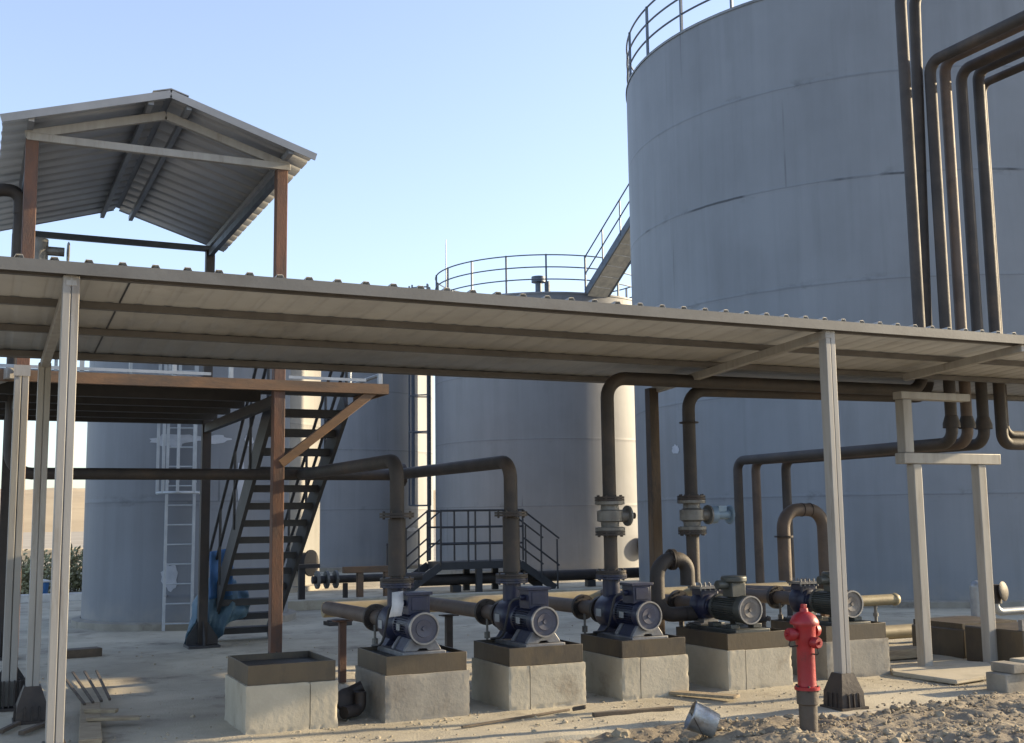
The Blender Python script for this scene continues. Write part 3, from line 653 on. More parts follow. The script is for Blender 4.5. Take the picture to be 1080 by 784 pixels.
def blue_pump(label):
    x, zt, z, r = 0, .5, .695, .128
    t = thing('blue_pump', label, 'pump', (0, 0, 0), 'blue pumps on plinths')
    motor(t, x, 9.06, 9.50, z, r, 'blue', 'blueface')
    b = MB(); b.box((x - .095, 9.18, z + .105), (x + .095, 9.38, z + .265)); b.box((x - .115, 9.165, z + .2655), (x + .115, 9.395, z + .29)); b.box((x - .07, 9.173, z + .14), (x + .07, 9.1795, z + .25)); b.cyl((x - .14, 9.28, z + .2), (x - .096, 9.28, z + .2), .026, 12)
    b.build('terminal_box', 'blue', t, bevel=.014)
    b = MB()
    for yy in (9.10, 9.38):
        b.prism([(x - .165, yy, zt + .0115), (x - .05, yy, zt + .0115), (x - .03, yy, zt + .03), (x + .03, yy, zt + .03), (x + .05, yy, zt + .0115), (x + .165, yy, zt + .0115), (x + .155, yy, zt + .035), (x + .105, yy, zt + .105), (x + .07, yy, zt + .125), (x - .07, yy, zt + .125), (x - .105, yy, zt + .105), (x - .155, yy, zt + .035)], (0, .045, 0))
    b.box((x - .19, 9.06, zt - .031), (x + .19, 9.72, zt + .011)); b.build('mounting_feet', 'castgrey', t, bevel=.005)
    b = MB(); b.prism([(x - .15, 9.15, zt + .012), (x - .09, 9.15, zt + .11), (x - .09, 9.37, zt + .11), (x - .15, 9.37, zt + .012)], (.012, 0, 0)); b.build('foot_web', 'blue', t); b = MB(); b.prism([(x + .138, 9.15, zt + .012), (x + .078, 9.15, zt + .11), (x + .078, 9.37, zt + .11), (x + .138, 9.37, zt + .012)], (.012, 0, 0)); b.build('foot_web', 'blue', t)
    b = MB(); b.box((x - .168, 9.66, z - .04), (x - .165, 9.76, z + .03)); b.build('nameplate', 'galv', t); MB().box((x - .135, 9.3, z - .03), (x - .131, 9.38, z + .025)).build('nameplate', 'galv', t)
    MB().tube([(x - .13, 9.28, z + .2), (x - .22, 9.3, z + .18), (x - .25, 9.4, zt + .05), (x - .26, 9.66, zt + .015), (x - .2, 9.68, zt + .008)], .011, .08, n=8).build('power_cable', 'black', t)
    b = MB(); b.lathe([(.10, 9.5), (.12, 9.55), (.155, 9.6), (.165, 9.63), (.165, 9.8), (.15, 9.83), (.09, 9.86), (.085, 9.93)], (x, 0, z), (0, 1, 0), 32)
    b.cyl((x, 9.74, z + .12), (x, 9.74, z + .31), .085, 20)
    b.prism([(x - .15, 9.62, zt + .012), (x + .15, 9.62, zt + .012), (x + .09, 9.62, z - .1), (x - .09, 9.62, z - .1)], (0, .16, 0))
    b.build('volute_casing', 'blue', t, bevel=.004)
    flange(t, (x, 9.74, z + .325), (0, 0, 1), .15, m='blue'); flange(t, (x, 9.945, z), (0, 1, 0), .13, m='flange')
    b = MB(); b.box((x - .02, 9.51, z - .06), (x + .02, 9.58, z + .06)); b.lathe([(.06, 9.5), (.06, 9.6)], (x, 0, z), (0, 1, 0), 16); b.build('coupling', 'castgrey', t)
    return t
def green_pump(label):
    x, zt, z, r = 0, .5, .695, .13
    t = thing('green_pump', label, 'pump', (0, 0, 0), 'green motor pumps on plinths')
    motor(t, x, 9.08, 9.58, z, r, 'green', 'face')
    b = MB(); b.box((x - .08, 9.26, z + .11), (x + .08, 9.42, z + .25)); b.lathe([(.115, z + .2505), (.125, z + .26), (.125, z + .30), (.11, z + .312)], (x, 9.34, 0), (0, 0, 1), 20); b.cyl((x - .20, 9.34, z + .23), (x - .081, 9.34, z + .23), .045, 14)
    b.build('terminal_box', 'green', t, bevel=.01)
    b = MB(); b.box((x - .2, 9.06, zt - .031), (x + .2, 9.9, zt + .018))
    for yy in (9.16, 9.45):
        for s in (-1, 1): b.box((x + s * .13 - .05, yy, zt + .018), (x + s * .13 + .05, yy + .09, zt + .06))
    b.build('base_frame', 'green', t, bevel=.006)
    b = MB(); b.lathe([(.07, 9.58), (.07, 9.68), (.10, 9.68), (.14, 9.72), (.15, 9.74), (.15, 9.86), (.10, 9.9)], (x - .03, 0, z), (0, 1, 0), 28)
    b.box((x - .13, 9.7, z - .12), (x + .07, 9.88, z + .17)); b.build('pump_casing', 'blue', t, bevel=.01)
    b = MB(); b.box((x - .16, 9.68, z + .172), (x + .10, 9.9, z + .195))
    for sx in (-.14, -.09, -.03, .03, .08):
        for yy in (9.7, 9.88): b.cyl((x + sx, yy, z + .15), (x + sx, yy, z + .225), .010, 6)
    b.build('bolted_cover', 'castgrey', t)
    b = MB(); b.box((x - .17, 9.67, zt + .019), (x + .11, 9.91, zt + .03)); b.prism([(x - .12, 9.7, zt + .03), (x + .06, 9.7, zt + .03), (x + .05, 9.7, zt + .078), (x - .11, 9.7, zt + .078)], (0, .18, 0)); b.build('pump_foot', 'rim', t, bevel=.004)
    return t
bp = place(blue_pump(''), (P1, 0, 0), 'blue pump with a white paper tag hung on its side')
b_tag = None
p2_ = place(copy_tree(bp), (P2, 0, 0), 'middle one of the three blue pumps, beneath the crossover platform railing')
p3_ = place(copy_tree(bp), (P3, 0, 0), 'blue pump below the grey flanged valve, next to the green motors')
tg = MB(); tg.add([(P1 - .20, 9.30, .985), (P1 - .115, 9.26, .995), (P1 - .125, 9.22, .89), (P1 - .215, 9.26, .88), (P1 - .145, 9.215, .795), (P1 - .245, 9.25, .785)], [(0, 1, 2, 3), (3, 2, 4, 5)])
tg.build('paper_tag', 'paper', bp, solid=.002)
gp = place(green_pump(''), (P4, 0, 0), 'green motor pump with grey fan cover left of the red hydrant')
place(copy_tree(gp), (P5, .03, 0), 'green motor pump half hidden behind the pale canopy post')

# ------------------------------------------------------------------ suction header and branches
YH, ZH = 11.92, .66
sh = thing('suction_header', 'long yellowish low header pipe behind the pumps with a stub to each', 'pipe', (3.3, YH, ZH))
MB().tube([(P1 - .05, YH, ZH), (9.6, YH, ZH)], .078, n=18).build('header_run', 'ypipe', sh)
for x in (P1, P2, P3, P4, P5):
    br = MB().tube([(x, 9.95, .70), (x, YH - .02, ZH + .02)], .072, n=16).build('branch_pipe', 'rpipe', sh)
    flange(br, (x, 10.32, .695), (0, 1, 0), .125)
    b = MB(); b.cyl((x - .05, 10.2, .64), (x - .05, 10.2, .40), .012, 8); b.cyl((x - .05, 10.2, .52), (x - .05, 10.2, .46), .028, 10); b.build('drain_cock', 'valve', br)
for i, (x, lb) in enumerate(((P1 - .04, 'thin brown pipe prop right beside the empty plinth'), (P2 - .02, 'dark pipe prop in the gap left of the middle blue pump'), (P3 - .12, 'orange brown pipe prop between the middle and last blue pumps'))):
    t = thing('pipe_prop', lb, 'pipe support', (x, 11.25, 0), 'props under the suction stubs')
    mm = ('rust', 'dark', 'orange')[i]
    MB().box((x - .035, 11.22, 0), (x + .035, 11.28, .592)).build('leg', mm, t, bevel=.003); MB().box((x - .09, 11.19, .5925), (x + .09, 11.31, .604)).build('saddle', mm, t)
# ------------------------------------------------------------------ overhead pipes and their risers
ZO = 2.86
def riser_run(pts, r, label, mm='pipe', bend=.2, group='riser and overhead pipes', base=None):
    t = thing('process_pipe', label, 'pipe', base or pts[0], group); MB().tube(pts, r, bend, n=18).build('pipe_run', mm, t); return t
a = riser_run([(P3, 9.74, 1.06), (P3, 9.74, 2.95), (9.64, 9.62, 2.95), (9.64, 9.62, 7.72), (9.64, 1.5, 7.72)], .066, 'dark riser of the last blue pump, continuing as leftmost pipe of the tall bundle')
b_ = riser_run([(P4 - .05, 9.95, .92), (P4 - .05, 9.95, 2.89), (9.95, 9.85, 2.91), (9.95, 9.7, 7.78), (9.95, 1.5, 7.78)], .066, 'dark riser with blue grey valve actuator, continuing as second pipe of the tall bundle')
def gate_valve(t, x, y, z0, z1, hx=1, act=False):
    b = MB(); zm = (z0 + z1) / 2
    b.lathe([(.145, z0), (.145, z0 + .03), (.085, z0 + .035), (.09, z0 + .08), (.125, zm - .05), (.125, zm + .05), (.09, z1 - .08), (.085, z1 - .035), (.145, z1 - .03), (.145, z1)], (x, y, 0), (0, 0, 1), 24)
    for k in range(8):
        aa = 2 * PI * k / 8; d = V((math.cos(aa) * .12, math.sin(aa) * .12, 0))
        for z in (z0, z1): b.cyl(V((x, y, z - .035)) + d, V((x, y, z + .035)) + d, .011, 6)
    b.cyl((x, y, zm), (x + .2 * hx, y - .03, zm), .06, 14); b.cyl((x + .17 * hx, y - .03, zm), (x + .19 * hx, y - .03, zm), .1, 16)
    vo = b.build('gate_valve', 'valve', t)
    flange(t, (x, y, z0 - .025), (0, 0, 1), .145); flange(t, (x, y, z1 + .025), (0, 0, 1), .145)
    if act:
        c = MB(); c.cyl((x + .195, y - .03, zm), (x + .27, y - .04, zm), .09, 14); c.cyl((x + .27, y - .04, zm), (x + .42, y - .05, zm), .05, 12); c.lathe([(.085, 0), (.1, .012), (.085, .024)], (x + .42, y - .05, zm), (1, 0, 0), 18); c.box((x + .28, y - .08, zm + .03), (x + .38, y, zm + .09)); c.build('actuator', 'actu', vo)
    else:
        c = MB(); c.cyl((x + .2, y - .03, zm), (x + .26, y - .035, zm), .03, 10); c.build('stem', 'flange', vo)
gate_valve(a, P3, 9.74, 1.46, 1.74); gate_valve(b_, P4 - .05, 9.95, 1.45, 1.75, act=True)
flange(a, (P3, 9.74, 1.06), (0, 0, 1), .145); flange(b_, (P4 - .05, 9.95, 2.55), (0, 0, 1), .1, t=.006, bolts=0, name='weld_collar')
ZB = 2.37
lower = ((10.02, 13.42, .066, 'first of three parallel low pipes, riser leftmost behind the green pumps', 6.86, 9.6),
         (10.28, 13.52, .064, 'middle of three parallel low pipes, with a reddish brown riser', 6.92, 9.62),
         (10.56, 13.05, .066, 'last of three parallel low pipes, riser nearest the pale canopy post', 6.86, 9.64))
for i, (x, yb, r, lb, zt, y) in enumerate(lower):
    yb = (13.65, 13.57, 13.24)[i]
    t = riser_run([(x, 1.5, zt), (x, y, zt), (x, y, ZB), (x, yb, ZB), (x, yb, -.02)], r, lb, 'pipe' if i == 0 else 'rpipe' if i == 1 else 'pipe', .15, base=(x, yb, 0))
    MB().lathe([(r + .03, 0), (r + .03, .05), (r + .002, .14)], (x, y, ZB + .17), (0, 0, 1), 18, caps=False).build('reducer', 'pipe', t)
    flange(t, (x, yb, .12), (0, 0, 1), .13)
t = riser_run([(10.80, 1.5, 6.88), (10.80, 9.6, 6.88), (10.80, 9.6, ZB), (14.5, 9.6, ZB)], .068, 'dark pipe at the right end of the tall bundle, elbowed to the right edge', bend=.12, base=(10.8, 9.6, ZB))
t = riser_run([(11.02, 1.5, 6.8), (11.02, 9.75, 6.8), (11.02, 9.75, ZB + .12), (14.5, 9.85, ZB + .12)], .05, 'thin pipe tucked behind the right end of the tall bundle', bend=.12, base=(11.02, 9.75, ZB))
# bypass loops beside the green pumps
lp = thing('bypass_loop', 'dark looped pipe with a flange at its crown beside the left green pump', 'pipe', (6.2, 9.9, .6), 'bypass loops at the green pumps')
MB().tube([(P4 - .13, 9.84, .62), (6.2, 9.84, .62), (6.2, 9.84, 1.16), (6.56, 9.84, 1.16), (6.56, 9.84, .9)], .074, .17, n=16).build('pipe_run', 'pipe', lp)
flange(lp, (6.38, 9.84, 1.16), (1, 0, 0), .105); flange(lp, (6.5, 9.84, .62), (1, 0, 0), .075, t=.008, bolts=0, name='weld_collar')
lp = thing('bypass_loop', 'tall brown inverted U pipe behind the pale canopy post', 'pipe', (7.8, 9.95, .9), 'bypass loops at the green pumps')
MB().tube([(P5 - .2, 9.9, .9), (P5 - .2, 9.9, 1.64), (P5 + .34, 9.9, 1.64), (P5 + .34, 9.9, .74), (P5 + .34, 11.85, .68)], .07, .2, n=18).build('pipe_run', 'rpipe', lp)
flange(lp, (P5 - .2, 9.9, 1.36), (0, 0, 1), .1, t=.008, bolts=0, name='weld_collar')
for x in (P5 + .05, P5 + .16): flange(lp, (x, 9.9, 1.64), (1, 0, 0), .074, t=.003, bolts=0, name='weld_collar')

# ------------------------------------------------------------------ pipe support frame
hf = thing('pipe_support_frame', 'pale steel portal carrying the elbows of the tall pipe bundle', 'pipe support', (8.95, 9.12, 0))
for x in (8.95, 9.87):
    b = MB(); b.box((x - .055, 9.065, -.01), (x + .055, 9.175, 2.10)); b.build('leg', 'post', hf, bevel=.008)
MB().box((8.76, 9.05, 2.102), (10.14, 9.19, 2.215)).build('lower_beam', 'post', hf, bevel=.008)
MB().box((8.79, 9.06, 2.217), (8.91, 9.18, 2.778)).build('upright', 'post', hf, bevel=.008)
MB().box((8.77, 9.055, 2.78), (9.75, 9.185, 2.86)).build('upper_beam', 'post', hf, bevel=.008)
sb = MB(); sb.prism([(8.42, 8.2, -.01), (9.25, 8.35, -.01), (9.7, 9.0, -.01), (9.55, 9.25, -.01), (8.62, 9.3, -.01), (8.35, 8.95, -.01)], (0, 0, .045))
tag(sb.build('footing_slab', 'block', origin=(8.9, 8.8, 0), bevel=.012), 'thin pale slab on the ground under the portal legs', 'slab')

# low piping to the right
t = thing('yellow_pipe', 'thick yellowish pipe lying on the ground right of the pump row', 'pipe', (9.4, 11.1, .1)); MB().tube([(9.1, 11.1, .13), (11.3, 11.1, .13)], .085, n=18).build('pipe_run', 'ypipe', t)
t = thing('capped_pipe', 'pale stub pipe with a rounded end cap beside the portal leg', 'pipe', (9.5, 10.4, .58))
MB().tube([(8.45, 10.35, .6), (9.72, 10.35, .6)], .062, n=16).build('pipe_run', 'ypipe', t); MB().ball((9.74, 10.35, .6), .075, 2).build('end_cap', 'ypipe', t)
b = MB(); b.cyl((9.45, 10.35, .54), (9.45, 10.35, .36), .018, 8); b.cyl((9.45, 10.35, .46), (9.45, 10.35, .42), .03, 10); b.build('drain_cock', 'valve', t); MB().box((8.68, 10.31, 0), (8.75, 10.39, .537)).build('prop', 'orange', t)
t = thing('dusty_plinth', 'dark dusty concrete plinth just behind the right portal leg', 'plinth', (10.3, 9.8, 0)); MB().box((10.02, 9.62, -.02), (10.9, 10.4, .30)).build('block', 'skirt', t, bevel=.015); MB().box((10.04, 9.64, .3005), (10.88, 10.38, .36)).build('steel_cap', 'skirt', t)
t = thing('square_plinth', 'broad brown plinth cut off by the right edge of the view', 'plinth', (10, 8.9, 0)); MB().box((9.92, 8.72, -.02), (11.2, 9.5, .36)).build('block', 'skirt', t, bevel=.012)
b = MB(); b.box((9.95, 8.75, .361), (10.0, 8.8, .45)); b.box((10.15, 8.75, .361), (10.2, 8.8, .45)); b.box((9.95, 8.75, .4505), (10.2, 8.8, .47)); b.build('bracket', 'castgrey', t)
t = thing('valve_station', 'pale pipe with a hooked elbow and dark valve behind the right portal leg', 'pipe', (11.2, 10.6, .5))
MB().tube([(11.72, 10.7, .62), (11.72, 10.7, .34), (14.2, 10.7, .34)], .05, .1, n=14).build('pipe_run', 'galv', t)
b = MB(); b.cyl((11.72, 10.7, .45), (11.72, 10.7, .68), .085, 14); b.lathe([(.10, 0), (.125, .015), (.10, .03)], (11.75, 10.6, .6), (.3, -1, .1), 18); b.build('valve', 'dark', t)
b = MB(); b.cyl((11.42, 10.7, 0), (11.42, 10.7, .66), .085, 14); b.ball((11.42, 10.7, .66), .085, 2); b.build('capped_stub', 'galv', t)
t = thing('block_stack', 'two small grey kerb blocks stacked by the right edge', 'blocks', (8.55, 7.75, 0))
MB().box((8.42, 7.62, -.06), (9.3, 7.85, .15)).build('lower_block', 'block2', t, bevel=.01); MB().box((8.5, 7.6, .151), (8.68, 7.86, .235)).build('upper_block', 'block2', t, bevel=.008); MB().box((8.72, 7.59, .151), (9.4, 7.84, .255)).build('upper_block', 'block', t, bevel=.008)
b = MB().cyl((8.62, 7.55, -.1), (8.62, 7.55, .20), .022, 10); tag(b.build('marker_peg', 'whitewash', origin=(8.62, 7.55, 0)), 'short white peg in front of the stacked kerb blocks', 'peg')
t = MB().box((6.42, 7.42, -.3), (6.90, 7.56, -.005)); tag(t.build('post_footing', 'block', origin=(6.64, 7.5, 0), bevel=.015), 'rough concrete footing edge below the post beside the hydrant', 'footing')

# ------------------------------------------------------------------ fire hydrant
hx, hy = 5.80, 7.13
hd = thing('fire_hydrant', 'red pillar fire hydrant on a dark barrel in front of the pumps', 'hydrant', (hx, hy, 0))
o = (hx, hy, 0)
MB().lathe([(.07, -.15), (.07, .02), (.072, .17), (.085, .18), (.085, .285)], o, n=24).build('barrel', 'hydbase', hd)
MB().lathe([(.098, .286), (.098, .31), (.074, .315), (.071, .34), (.069, .62), (.071, .63), (.078, .66), (.084, .70), (.084, .765), (.088, .775), (.088, .79)], o, n=28).build('standpipe', 'red', hd)
MB().lathe([(.112, .7905), (.114, .803), (.106, .825), (.088, .855), (.058, .878), (.034, .888), (.030, .915), (.016, .918), (.016, .935)], o, n=28).build('bonnet', 'red', hd)
b = MB().box((hx - .018, hy - .018, .90), (hx + .018, hy + .018, .945)); b.build('operating_nut', 'red', hd, bevel=.004)
vr = V((math.cos(yaw), -math.sin(yaw), 0)); vf = V((math.sin(yaw), math.cos(yaw), 0))
def outlet(z, d, r, ln):
    d = V(d).normalized(); c = V((hx, hy, z)) + d * .05; b = MB(); b.lathe([(r * .8, 0), (r * .8, ln), (r * 1.12, ln), (r * 1.12, ln + .04), (r * .95, ln + .055), (r * .3, ln + .055), (r * .3, ln + .075)], c, d, 20); oo = b.build('outlet_cap', 'red', hd)
    tip = c + d * (ln + .03); b = MB(); b.tube([tip - V((0, 0, r)), tip - V((0, 0, r + .05)) + d * .02, V((hx, hy, z - .09)) + d * .07], .006, .03, n=6); b.build('chain', 'dark', oo)
outlet(.715, -vr * .98 - vf * .35, .046, .055); outlet(.735, vr * .75 + vf * .65, .052, .05); outlet(.655, vr * .55 - vf * .85, .04, .04)
b = MB()
for k in range(6):
    a2 = 2 * PI * k / 6; b.cyl((hx + .086 * math.cos(a2), hy + .086 * math.sin(a2), .275), (hx + .086 * math.cos(a2), hy + .086 * math.sin(a2), .322), .009, 6)
b.build('flange_bolts', 'dark', hd)

hd.scale = (.97, .97, .965)
# ------------------------------------------------------------------ crossover platform, dark pipeline and far supports
cp = thing('crossover_platform', 'small black stepover platform with railings and stairs at both ends, before the domed tank', 'platform', (9.4, 23.2, 0))
cx0, cx1, cy0, cy1, cz = 9.15, 11.05, 23.1, 23.9, .66
MB().box((cx0, cy0, cz - .16), (cx1, cy1, cz)).build('deck', 'black', cp)
for y in (cy0, cy1):
    r_ = MB()
    for z in (.38, .74, 1.1): r_.tube([(cx0, y, cz + z), (cx1 + .05, y, cz + z)], .022, n=6)
    for x in (cx0, cx0 + .64, cx0 + 1.15, cx1 - .05, cx1 + .05): r_.cyl((x, y, cz), (x, y, cz + 1.12), .022, 6)
    for z in (.5, 1.1):
        r_.tube([(cx0, y, cz + z), (cx0 - .95, y, z - .08)], .02, n=6); r_.tube([(cx1 + .05, y, cz + z), (cx1 + .95, y, z + .02)], .02, n=6)
    for (x, z) in ((cx0 - .5, .34), (cx0 - .93, .02), (cx1 + .5, .36), (cx1 + .9, .05)): r_.cyl((x, y, z - .1 if z > .1 else 0), (x, y, z + 1.1 - .05), .02, 6)
    r_.build('railing', 'black', cp)
for s, x in ((-1, cx0), (1, cx1)):
    b = MB()
    for y in (cy0 + .03, cy1 - .03): b.beam((x, y, cz - .08), (x + s * .85, y, .02), .04, .16)
    for k in (1, 2): b.box((x + s * .28 * k - .12, cy0 + .05, cz - .22 * k - .02), (x + s * .28 * k + .12, cy1 - .05, cz - .22 * k))
    b.build('steps', 'black', cp)
for x in (cx0 + .9, cx1 - .3):
    for y in (cy0 + .05, cy1 - .05): MB().box((x - .07, y - .04, 0), (x + .07, y + .04, cz - .162)).build('leg', 'black', cp)
t = thing('dark_pipeline', 'thick dark ground pipeline passing beneath the crossover platform', 'pipe', (9, 23.5, .25)); MB().tube([(8.7, 23.5, .27), (14.4, 23.5, .27)], .12, n=18).build('pipe_run', 'dark', t)
b = MB(); b.box((9.55, 23.42, 0), (9.75, 23.58, .148)); b.box((12.9, 23.42, 0), (13.1, 23.58, .148)); b.build('saddle', 'black', t)
t = thing('flanged_pipeline', 'slim flanged pipe with a bright valve behind the first riser', 'pipe', (5.6, 21.5, .4)); MB().tube([(5.9, 21.5, .47), (8.1, 21.5, .47)], .075, n=14).build('pipe_run', 'pipe', t)
for x in (6.0, 6.18, 6.36): flange(t, (x, 21.5, .47), (1, 0, 0), .17, m='valve')
for x in (6.55, 7.75): MB().box((x - .04, 21.46, 0), (x + .04, 21.54, .39)).build('prop', 'dark', t)
t = thing('orange_trestle', 'orange primed T shaped trestle in the yard behind the first riser', 'trestle', (6.7, 21.0, 0))
MB().box((6.35, 20.94, .60), (7.35, 21.06, .72)).build('beam', 'orange', t, bevel=.01); MB().box((6.62, 20.95, 0), (6.74, 21.05, .5985)).build('leg', 'orange', t, bevel=.01); MB().box((7.15, 20.95, 0), (7.27, 21.05, .5985)).build('leg', 'orange', t, bevel=.01)
t = thing('grey_bench_post', 'short dark bracket post against the sunlit tank base', 'post', (5.9, 22.3, 0)); MB().box((5.85, 22.25, 0), (5.97, 22.35, .66)).build('stem', 'dark', t); MB().box((5.8, 22.2, .6605), (6.25, 22.4, .74)).build('arm', 'dark', t)
b = MB(); b.box((4.6, 20.6, -.03), (14.2, 20.85, .16)); tag(b.build('low_kerb', 'block', origin=(9, 20.7, 0), bevel=.02), 'long low concrete kerb across the yard behind the pump row', 'kerb')
b = MB(); b.box((5.0, 17.2, -.03), (5.35, 17.55, .05)); b.lathe([(.16, .0505), (.16, .07), (.05, .09)], (5.17, 17.37, 0)); tag(b.build('drain_cover', 'dark', origin=(5.17, 17.4, 0)), 'small dark drain cover on the yard right of the stair foot', 'drain')

# ------------------------------------------------------------------ tarp, debris and shrubs
def cloth(name, grid, label, m, thick=.006):
    nu, nv = len(grid[0]), len(grid); b = MB(); b.add([p for row in grid for p in row], [(j * nu + i, j * nu + i + 1, (j + 1) * nu + i + 1, (j + 1) * nu + i) for j in range(nv - 1) for i in range(nu - 1)])
    ob = b.build(name, m, origin=grid[-1][nu // 2], solid=thick, angle=80); return tag(ob, label, 'tarp')
def lerp(a, b, t): return V(a) + (V(b) - V(a)) * t
# sheet flung over the stair foot: ridge over the stringer, falling to the ground on both sides
g = []
top = [(2.70, 15.75, .50), (2.95, 15.7, .95), (3.10, 15.72, .86), (3.32, 15.74, .76), (3.46, 15.8, .58)]
bot = [(2.58, 15.68, .0), (2.78, 15.62, .0), (2.98, 15.55, .03), (3.16, 15.5, .28), (3.40, 15.6, .33)]
def pl(P, t):
    k = min(int(t * (len(P) - 1)), len(P) - 2); return lerp(P[k], P[k + 1], t * (len(P) - 1) - k)
for j in range(26):
    row = []
    for i in range(40):
        u, v_ = i / 39, j / 25; p = pl(top, u) * (1 - v_) + pl(bot, u) * v_
        n_ = noise.noise(V((u * 7, v_ * 2.2, 4))) * .11 + noise.noise(V((u * 16, v_ * 5, 9))) * .05 + math.sin(u * 21 + v_ * 2) * .025 * v_
        row.append(p + V((.25 * n_, -n_ - .12 * math.sin(v_ * PI), .35 * n_ * (1 - v_))))
    g.append(row)
cloth('blue_tarp', g, 'crumpled grey blue tarp slumped over the foot of the staircase', 'tarp')
g = []
for j in range(14):
    row = []
    for i in range(10):
        u, v_ = i / 9, j / 13; n_ = noise.noise(V((u * 3, v_ * 3, 20))) * .05
        row.append(V((2.88 + .30 * u, 15.52 + n_ - .03 * math.sin(u * 9), 1.2 - .62 * v_ + .05 * u)))
    g.append(row)
cloth('blue_cloth', g, 'bright blue cloth hanging above the grey blue tarp on the stair rail', 'tarp2')
def plank(name, p, q, w, h, m, label, cat='plank', group=None):
    b = MB().beam(p, q, w, h); mid_ = (V(p) + V(q)) / 2; return tag(b.build(name, m, origin=(mid_.x, mid_.y, 0), bevel=.004), label, cat, group)
G1 = 'loose boards and bars on the ground'
plank('board', (.86, 9.1, .02), (1.02, 10.9, .025), .16, .035, 'wood', 'pale wide board lying lengthwise beside the nearest post', group=G1)
plank('board', (.93, 10.35, .06), (1.17, 10.25, .05), .09, .03, 'wood', 'short board laid across the pale wide board', group=G1)
plank('board', (.9, 9.9, .06), (1.3, 9.86, .04), .1, .025, 'wood', 'stubby pale board jutting right over the wide board', group=G1)
for k in range(4):
    x = .93 + .075 * k
    plank('steel_rod', (x + .03, 10.75 + .06 * k, .05), (x - .02 + .04 * k, 12.9, .07), .022, .022, 'darkwood', ('leftmost', 'second', 'third', 'rightmost')[k] + ' of four dark rods fanned out beyond the wide board', 'rod', 'dark rods')
plank('dark_bar', (.28, 9.9, .015), (.42, 10.25, .015), .04, .03, 'darkwood', 'short dark bar left of the nearest post, by the frame edge', group=G1)
plank('dark_bar', (.42, 9.75, .015), (.74, 10.35, .015), .045, .03, 'darkwood', 'longer dark bar just left of the nearest post', group=G1)
plank('timber_offcut', (1.0, 15.0, .04), (1.5, 15.1, .04), .22, .1, 'darkwood', 'dark timber offcut on the shaded yard right of the nearest post', group=G1)
plank('long_batten', (4.62, 8.35, .01), (5.35, 8.3, .01), .05, .03, 'darkwood', 'straight brown batten lying before the rough edged plinth', group=G1)
plank('thin_stick', (3.5, 8.42, .0), (4.6, 8.72, .0), .022, .016, 'darkwood', 'thin crooked stick in the dust before the two left blue pumps', 'stick', G1)
plank('loose_board', (5.75, 9.05, .02), (6.08, 8.42, .03), .13, .025, 'wood', 'pale board leaning out of the gap left of the hydrant plinth', group=G1)
plank('wood_chip', (4.58, 8.62, .02), (4.66, 8.55, .04), .05, .03, 'darkwood', 'tiny dark chip of wood before the plinth of the middle pump', 'chip', G1)
plank('square_board', (9.02, 9.95, .05), (9.75, 9.95, .05), .2, .1, 'wood', 'brown squared timber lying behind the portal legs', group=G1)
# rusty pipe offcuts between the first two plinths
t = thing('scrap_fittings', 'dark rusty pipe fittings piled between the first two plinths', 'scrap', (2.86, 9.2, 0))
MB().tube([(2.78, 9.15, .06), (2.95, 9.25, .06), (2.95, 9.25, .2)], .05, .06, n=12).build('elbow', 'dark', t); MB().lathe([(.07, 0), (.1, .02), (.1, .05), (.06, .07)], (2.85, 9.35, .12), (.2, -1, .3), 16).build('flange_ring', 'dark', t); MB().cyl((2.8, 9.45, .12), (3.02, 9.4, .22), .05, 12).build('pipe_stub', 'dark', t)
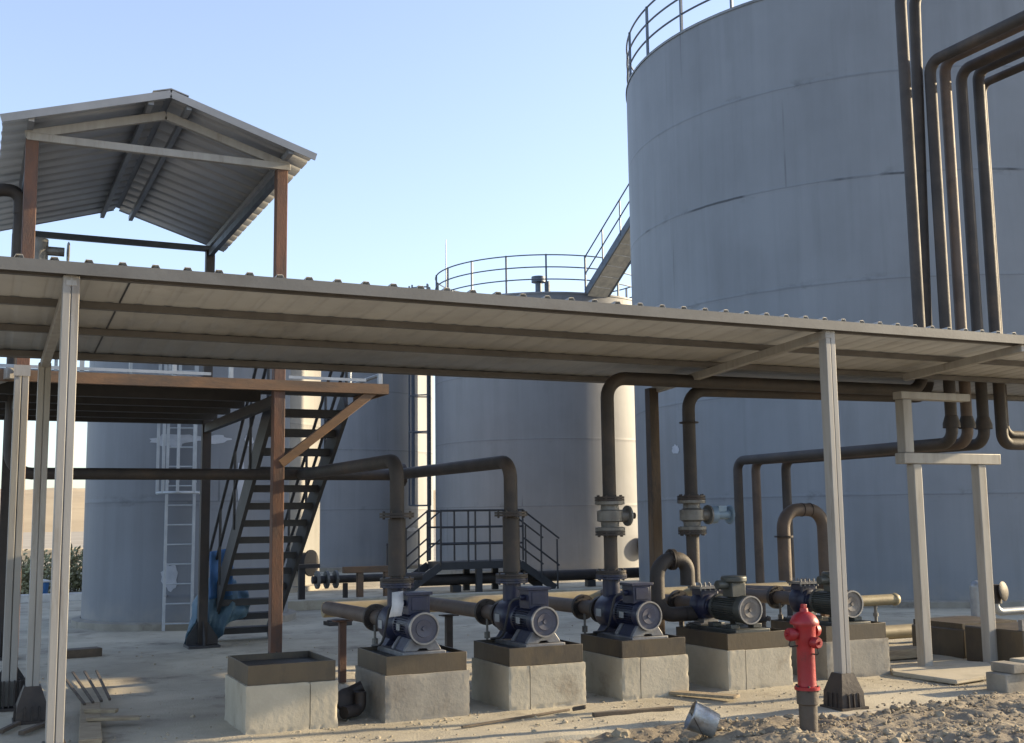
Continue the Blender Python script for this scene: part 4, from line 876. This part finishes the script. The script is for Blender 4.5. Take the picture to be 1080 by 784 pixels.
# dented paint bucket tipped over on the stones
bk = thing('tipped_bucket', 'dented grey tin bucket lying tilted on the stones left of the hydrant', 'bucket', (4.95, 7.3, 0))
ax = V((-.80, .42, .42)).normalized(); c0 = V((5.05, 7.26, .05))
b = MB(); nn = 28; prof = [(.085, 0), (.09, .01), (.095, .08), (.098, .088), (.1, .096), (.108, .19), (.112, .195), (.112, .205)]
b.lathe(prof, c0, ax, nn, caps=False)
for i, p in enumerate(b.v): b.v[i] = p + V((noise.noise(p * 14), noise.noise(p * 14 + V((5, 0, 0))), 0)) * .012
b.build('bucket_wall', 'tin', bk, solid=.003); MB().lathe([(.086, .012), (.086, .016)], c0, ax, nn).build('bucket_bottom', 'tin', bk)
b = MB(); u_ = ax.cross(V((0, 0, 1))).normalized(); b.tube([c0 + ax * .19 + u_ * .112, c0 + ax * .12 - V((0, 0, .1)) + u_ * .1, c0 + ax * .1 - V((0, 0, .12)), c0 + ax * .12 - V((0, 0, .1)) - u_ * .1, c0 + ax * .19 - u_ * .112], .004, .05, n=6); b.build('handle', 'dark', bk)

# shrubs behind the white kerb at the left
def shrub(x, y, w, h, label, n=900, seed=1):
    random.seed(seed); t = thing('shrub', label, 'shrub', (x, y, -.02), 'dusty shrubs beyond the yard')
    s = MB(); l = MB()
    for k in range(26):
        a = random.uniform(0, 2 * PI); r0 = random.uniform(0, w * .35); tip = V((x + math.cos(a) * random.uniform(.2, 1) * w * .5, y + math.sin(a) * random.uniform(.2, 1) * w * .4, h * random.uniform(.55, 1.08)))
        p0 = V((x + math.cos(a) * r0, y + math.sin(a) * r0, -.05)); s.tube([p0, lerp(p0, tip, .5) + V((0, 0, .1)), tip], .009, .2, n=5, seg=3)
        for q in range(n // 26):
            f = random.uniform(.12, 1.0); p = lerp(p0, tip, f) + V((random.gauss(0, .09), random.gauss(0, .09), random.gauss(0, .07)))
            d = V((random.gauss(0, 1), random.gauss(0, 1), random.gauss(.7, .8))).normalized() * random.uniform(.06, .15); e = d.orthogonal().normalized() * random.uniform(.016, .036)
            l.add([p - e, p + d * .5 + e * 1.1, p + d, p + d * .5 - e * 1.3], [(0, 1, 2, 3)])
    s.build('stems', 'stem', t); l.build('foliage', 'leaf', t, flat=True)
shrub(2.35, 29.6, 1.7, 1.08, 'tallest grey green shrub, against the edge of the small grey tank', 1700, 3)
shrub(1.35, 29.2, 1.4, .82, 'dusty shrub seen between the nearest post and the middle pale post', 1300, 4)
shrub(.35, 31.0, 1.6, .75, 'pale low shrub at the left edge of the view', 1100, 5)
shrub(3.3, 30.6, 1.5, 1.3, 'shrub mostly hidden behind the small grey tank', 1300, 6)
random.seed(5)
t = thing('blue_bin', 'small blue plastic bin by the white kerb, between the pale posts', 'bin', (1.55, 26.9, 0))
MB().lathe([(.15, 0), (.19, .36)], (1.4, 26.6, 0), n=20).build('body', 'bluebin', t); MB().lathe([(.21, .361), (.21, .39), (.1, .42)], (1.4, 26.6, 0), n=20).build('lid', 'whitewash', t)
